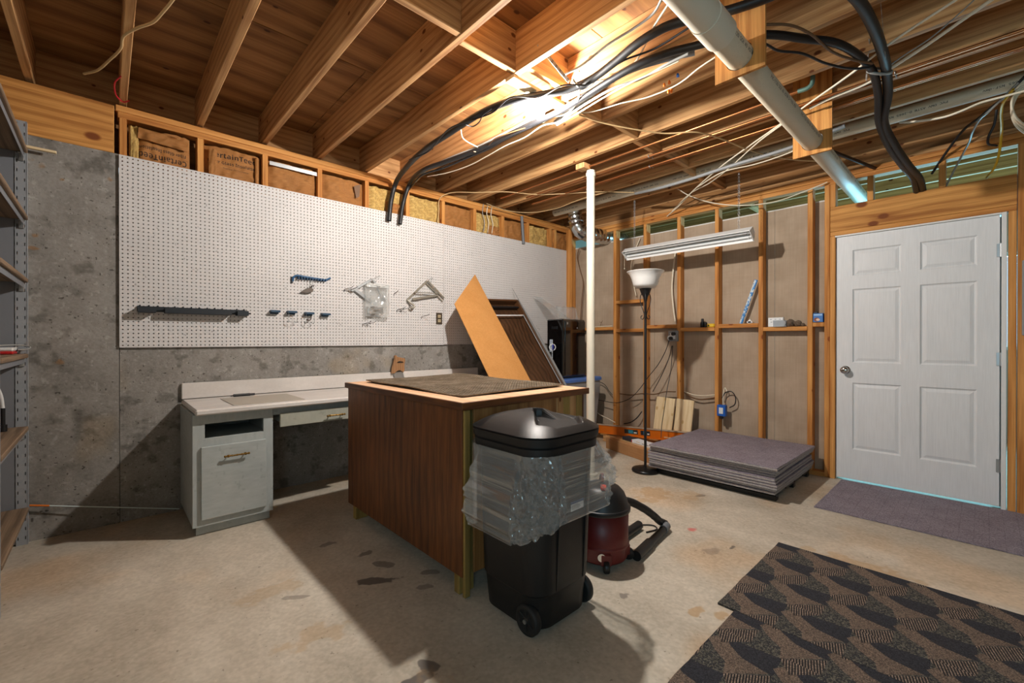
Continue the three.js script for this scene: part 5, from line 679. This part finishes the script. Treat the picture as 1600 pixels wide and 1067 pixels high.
// ---------- things on the pegboard (board face at z = 0.017) ----------
const PF = 0.017;
{
  const o = thing('tool_rack', 'long black slotted plastic tool rack on the pegboard', 'rack', null, [0.455, 1.36, PF]);
  const rk = plain(0x23292f, 0.45); const slab = (x0, x1, dd) => { const s = new THREE.Shape([[x0, 0], [x1, 0], [x1, dd], [x0, dd]].map(p => new THREE.Vector2(...p))); const n = Math.max(1, Math.round((x1 - x0) / 0.07)); for (let k = 0; k < n; k++) { const c = x0 + (k + 0.5) * (x1 - x0) / n; const h = new THREE.Path(); h.absellipse(c, dd * 0.6, 0.014, 0.007, 0, Math.PI * 2); s.holes.push(h); } const g = new THREE.ExtrudeGeometry(s, { depth: 0.03, bevelEnabled: true, bevelSize: 0.002, bevelThickness: 0.002, bevelSegments: 1, curveSegments: 10 }); g.rotateX(Math.PI / 2); return g.translate(0, 0.01, 0); };
  mesh('section', slab(-0.30, -0.215, 0.075), rk, o); mesh('section', slab(-0.165, 0.205, 0.075), rk, o); mesh('section', slab(0.245, 0.31, 0.075), rk, o);
  mesh('back_rail', bx(0.61, 0.034, 0.012, 0.0, 0.004, 0.008), rk, o); mesh('link', bx(0.06, 0.012, 0.02, -0.19, 0.0, 0.02), rk, o); mesh('link', bx(0.05, 0.012, 0.02, 0.225, 0.0, 0.02), rk, o); mesh('end_pin', rod([0.31, -0.004, 0.03], [0.335, -0.004, 0.03], 0.006, 10), rk, o);
  const nb = []; for (let k = 0; k < 14; k++) if (![3, 11].includes(k)) nb.push(bx(0.008, 0.008, 0.014, -0.29 + k * 0.045, 0.025, 0.01)); mesh('lugs', merge(nb), rk, o);
}
{
  const o = thing('screwdriver_rack', 'blue ribbed plastic tool rack curving down at its left end', 'rack', null, [1.228, 1.655, PF]);
  const bm = plain(0x2a5880, 0.45); mesh('rail', tube([[-0.145, -0.03, 0.012], [-0.14, 0.0, 0.016], [-0.12, 0.015, 0.02], [-0.05, 0.012, 0.022], [0.06, 0.005, 0.022], [0.11, 0.004, 0.018], [0.148, 0.022, 0.012]], 0.008, 60, 10), bm, o);
  for (let k = 0; k < 11; k++) mesh('tooth', bx(0.005, 0.022, 0.036, -0.105 + k * 0.021, 0.0, 0.02, 0.001), bm, o);
  mesh('clip', bx(0.014, 0.05, 0.014, -0.148, -0.02, 0.008, 0.003), plain(0x3a4048, 0.5), o); for (const x of [-0.02, 0.0]) mesh('wire_hook', tube([[x, 0.0, 0.03], [x, -0.04, 0.032], [x - 0.004, -0.075, 0.02]], 0.0016, 20, 6), M.steel, o);
}
{ const o = thing('hanging_tool', 'small dark tool hanging by two wires below the blue rack', 'tool', null, [1.20, 1.565, PF]); mesh('blade', plate([[-0.06, -0.022], [-0.02, 0.006], [0.02, 0.018], [0.036, 0.006], [0.03, -0.012], [-0.01, -0.026]], 0.012, 0.002), plain(0x5a5046, 0.5), o, [0, 0, 0.012]); mesh('hook', tube([[0.02, 0.012, 0.018], [0.03, 0.036, 0.018], [0.042, 0.034, 0.018]], 0.005, 16, 8), plain(0x2c241e, 0.5), o); }
function cup(label, x, y, wire) {
  const o = thing('tool_holder', label, 'holder', 'small blue tool holders', [x, y, PF]); const bm = plain(0x24455f, 0.45);
  const s = new THREE.Shape([[-0.032, 0], [0.032, 0], [0.030, 0.045], [-0.030, 0.045]].map(p => new THREE.Vector2(...p))); const h = new THREE.Path(); h.absarc(0, 0.024, 0.012, 0, 7); s.holes.push(h);
  const g = new THREE.ExtrudeGeometry(s, { depth: 0.012, bevelEnabled: true, bevelSize: 0.002, bevelThickness: 0.002, bevelSegments: 1 }); g.rotateX(Math.PI / 2); mesh('ring_plate', g, bm, o, [0, 0.022, 0.002]); mesh('back_plate', bx(0.06, 0.03, 0.004, 0, 0.012, 0.003, 0.001), bm, o);
  if (wire) { mesh('wire_basket', merge([tube([[-0.03, 0.01, 0.045], [-0.03, -0.06, 0.045], [-0.026, -0.066, 0.02], [-0.026, -0.05, 0.004]], 0.0016, 24, 6), tube([[0.03, 0.01, 0.045], [0.03, -0.06, 0.045], [0.026, -0.066, 0.02], [0.026, -0.05, 0.004]], 0.0016, 24, 6), tube([[-0.03, -0.06, 0.045], [0, -0.064, 0.05], [0.03, -0.06, 0.045]], 0.0016, 16, 6)]), M.steel, o); if (wire === 2) mesh('hanging_hook', tube([[0.012, 0.0, 0.03], [0.008, -0.03, 0.034], [-0.014, -0.044, 0.03], [-0.02, -0.03, 0.028]], 0.004, 20, 8), plain(0x4a4038, 0.5), o); }
}
cup('small blue tool holder beside the long black rack', 0.955, 1.365, 0); cup('small blue tool holder with an empty wire basket', 1.075, 1.365, 1); cup('small blue tool holder whose wire basket holds a dark hook', 1.205, 1.36, 2); cup('small blue tool holder left of the plastic bag', 1.335, 1.358, 0);
// folding bracket with a clear bag
{
  const o = thing('shelf_bracket', 'grey metal bracket slanting up behind the clear bag', 'bracket', null, [1.66, 1.64, PF]);
  mesh('arm', plate([[-0.115, -0.052], [0.08, 0.07], [0.085, 0.056], [-0.10, -0.062]], 0.016, 0.001), M.steel, o, [0, 0, 0.012]); mesh('strut', plate([[-0.09, -0.045], [0.06, -0.15], [0.075, -0.13], [-0.07, -0.028]], 0.012, 0.001), M.steel, o, [0, 0, 0.012]); mesh('strut', plate([[0.075, 0.06], [0.19, -0.135], [0.205, -0.125], [0.095, 0.055]], 0.012, 0.001), M.steel, o, [0, 0, 0.02]);
  mesh('hook', tube([[0.08, 0.06, 0.02], [0.145, 0.1, 0.024], [0.15, 0.095, 0.03], [0.115, 0.05, 0.03]], 0.002, 30, 6), M.steel, o);
}
{
  const o = thing('clear_bag', 'clear plastic bag of hardware hanging on the grey bracket', 'bag', null, [1.78, 1.515, PF + 0.034]);
  mesh('film', pad(0.225, 0.29, 0.02, 2501, 0.04, 26, 30), phys({ color: 0xf3f4f3, transmission: 0.8, roughness: 0.14, thickness: 0, clearcoat: 0.5 }), o); mesh('fold', pad(0.21, 0.035, 0.012, 2511, 0.02, 20, 5), phys({ color: 0xf3f4f3, transmission: 0.6, roughness: 0.2, thickness: 0 }), o, [0, 0.13, 0.016]);
  mesh('contents', pad(0.15, 0.07, 0.012, 2520, 0.03, 14, 8), plain(0x77736c, 0.5), o, [-0.02, -0.09, 0.0]);
}
{
  const o = thing('folding_bracket', 'triangular folding grey shelf bracket hanging right of the clear bag', 'bracket', null, [2.28, 1.64, PF]);
  const bm = plain(0xa39d90, 0.4, 0.5); const bar = (a, b, w, z) => { const dx = b[0] - a[0], dy = b[1] - a[1], L = Math.hypot(dx, dy); return mesh('bar', cbox(L, w, 0.010, 0.0015), bm, o, [(a[0] + b[0]) / 2, (a[1] + b[1]) / 2, z], [0, 0, Math.atan2(dy, dx)]); };
  bar([-0.19, -0.10], [0.03, 0.10], 0.018, 0.014); bar([0.03, 0.10], [0.22, -0.055], 0.014, 0.026); bar([0.01, 0.08], [0.16, -0.03], 0.014, 0.014); bar([-0.13, -0.025], [0.17, -0.015], 0.008, 0.036); bar([-0.14, -0.09], [0.15, -0.03], 0.022, 0.026); bar([0.13, -0.03], [0.21, -0.09], 0.010, 0.014);
  mesh('curl', tube([[-0.19, -0.1, 0.018], [-0.16, -0.13, 0.03], [-0.13, -0.155, 0.04], [-0.15, -0.175, 0.04], [-0.175, -0.165, 0.034]], 0.010, 30, 8), bm, o); mesh('hook', tube([[0.03, 0.10, 0.014], [0.08, 0.135, 0.018], [0.085, 0.13, 0.026], [0.055, 0.09, 0.03]], 0.002, 24, 6), M.steel, o);
}
[[1.535, 1.60, 'double wire peg hook left of the grey bracket'], [1.70, 1.31, 'double wire peg hook just below the clear bag'], [2.03, 1.45, 'double wire peg hook between the bag and folding bracket'], [2.27, 1.395, 'single wire peg hook left of the outlet plate'], [1.97, 1.60, 'short wire peg hook right of the clear bag']].forEach(([x, y, l], k) => {
  const o = thing('peg_hook', l, 'hook', 'wire peg hooks', [x, y, PF]); for (const s of (k < 3 ? [-1, 1] : [0])) { const e = k === 4 ? 0.5 : 1; mesh('wire', tube([[s * 0.02 - 0.02 * e, -0.028, 0.002], [s * 0.02 - 0.02 * e, -0.008, 0.01], [s * 0.02, 0.0, 0.03], [s * 0.02 + 0.02 * e, 0.008, 0.06 * e], [s * 0.02 + 0.028 * e, 0.018, 0.075 * e]], 0.0024, 24, 6), plain(0x55504a, 0.4, 0.7), o); } if (k < 3) mesh('cross_wire', rod([-0.035, -0.005, 0.014], [0.022, -0.005, 0.02], 0.0022, 6), plain(0x55504a, 0.4, 0.7), o);
});
{ const o = thing('wall_outlet', 'brown outlet plate set in the pegboard beside the leaning sheet', 'outlet', null, [2.455, 1.377, PF + 0.003]); mesh('plate', cbox(0.07, 0.115, 0.006, 0.002), plain(0x4a4034, 0.45), o); for (const y of [-0.022, 0.022]) { const f = mesh('socket', cbox(0.034, 0.03, 0.005, 0.003), plain(0xb8a888, 0.5), o, [0, y, 0.004]); mesh('slots', merge([bx(0.003, 0.01, 0.001, -0.007, 0, 0.003, 0.0002), bx(0.003, 0.01, 0.001, 0.007, 0, 0.003, 0.0002)]), M.black, f); } }

// ---------- steel shelving at the left ----------
{
  const o = thing('shelving_unit', 'grey steel shelving unit with wooden shelves against the concrete wall', 'shelf', null, [0, 0, 0]);
  const sm = plain(0xa2a6ab, 0.45, 0.2), dk = plain(0x85888e, 0.5, 0.2);
  const face = () => { const s = new THREE.Shape([[0, 0], [0.046, 0], [0.046, 2.4], [0, 2.4]].map(p => new THREE.Vector2(...p))); for (let k = 0; k < 46; k++) { const y = 0.03 + k * 0.052; for (const x of [0.008, 0.037]) s.holes.push(new THREE.Path([[x - 0.002, y], [x - 0.002, y + 0.018], [x + 0.002, y + 0.018], [x + 0.002, y]].map(p => new THREE.Vector2(...p)))); const h = new THREE.Path(); h.absellipse(0.023, y + 0.03, 0.006, 0.004, 0, 7); s.holes.push(h); } return new THREE.ExtrudeGeometry(s, { depth: 0.002, bevelEnabled: false, curveSegments: 6 }); };
  for (const [x, z] of [[-0.37, 0.034], [-0.37, 0.93]]) mesh('upright', merge([face().translate(x, 0, z), bx(0.002, 2.4, 0.04, x + 0.046, 1.2, z + (z < 0.5 ? -0.016 : 0.02), 0.0004)]), sm, o);
  for (const [x, z] of [[-0.74, 0.034], [-0.74, 0.93]]) mesh('upright', bx(0.03, 2.4, 0.03, x, 1.2, z), sm, o);
  mesh('side_panel', bx(0.345, 2.38, 0.002, -0.545, 1.2, 0.031, 0.0005), dk, o); mesh('back_panel', bx(0.002, 2.38, 0.9, -0.755, 1.2, 0.48, 0.0005), dk, o);
  const wm = std({ map: woodTex(101, [92, 74, 56], [158, 132, 106], { knots: 2, rings: 8 }), roughness: 0.8 });
  for (const y of [2.232, 1.852, 1.498, 1.072, 0.66, 0.2]) { const b = mesh('shelf', cbox(0.425, 0.024, 0.88, 0.003, 2, [y, 0]), wm, o, [-0.532, y, 0.482]); mesh('edge_beam', bx(0.002, 0.03, 0.86, -0.335, -0.027 + y, 0.485, 0.0005), dk, o); mesh('clip', merge([bx(0.022, 0.044, 0.01, -0.345, y - 0.04, 0.042, 0.002), bx(0.03, 0.006, 0.02, -0.345, y - 0.016, 0.046, 0.001)]), M.steel, o); }
}
single('wood_stick', 'short pale stick lying on the shelving top by the rim beam', 'stick', cbox(0.16, 0.014, 0.02, 0.002), M.pine, null, [-0.285, 2.252, 0.06]);
{ const o = thing('battery_charger', 'red and white gadget with a looped grey cord on the shelf', 'gadget', null, [-0.395, 1.085, 0.14]); mesh('base', cbox(0.075, 0.016, 0.16, 0.004), plain(0xc02020, 0.4), o, [0, 0.008, 0.02]); mesh('cover', cbox(0.078, 0.02, 0.162, 0.006), M.white, o, [0, 0.026, 0.02]); mesh('strain_relief', cyl(0.008, 0.012, 0, 0, 0, 14), M.blackPlastic, o, [0.036, 0.022, -0.03], [0, 0, Math.PI / 2]); mesh('cord', tube([[0.04, 0.022, -0.03], [0.075, 0.025, -0.05], [0.085, 0.036, -0.07], [0.06, 0.046, -0.075], [0.0, 0.048, -0.04], [-0.06, 0.04, 0.05]], 0.004, 40, 8), M.greycable, o); }
{ const o = thing('hose_coupler', 'white hose with a black coupler standing on the low shelf', 'hose', null, [-0.40, 0.673, 0.18]); mesh('coupler', merge([cyl(0.016, 0.035, 0, 0.018, 0, 18), cyl(0.009, 0.09, 0, 0.08, 0, 14)]), M.blackPlastic, o); mesh('hose', tube([[0, 0.12, 0], [-0.008, 0.2, 0.01], [-0.03, 0.26, 0.03], [-0.07, 0.27, 0.06]], 0.008, 30, 10), M.white, o); }

renderer.render(scene, camera);
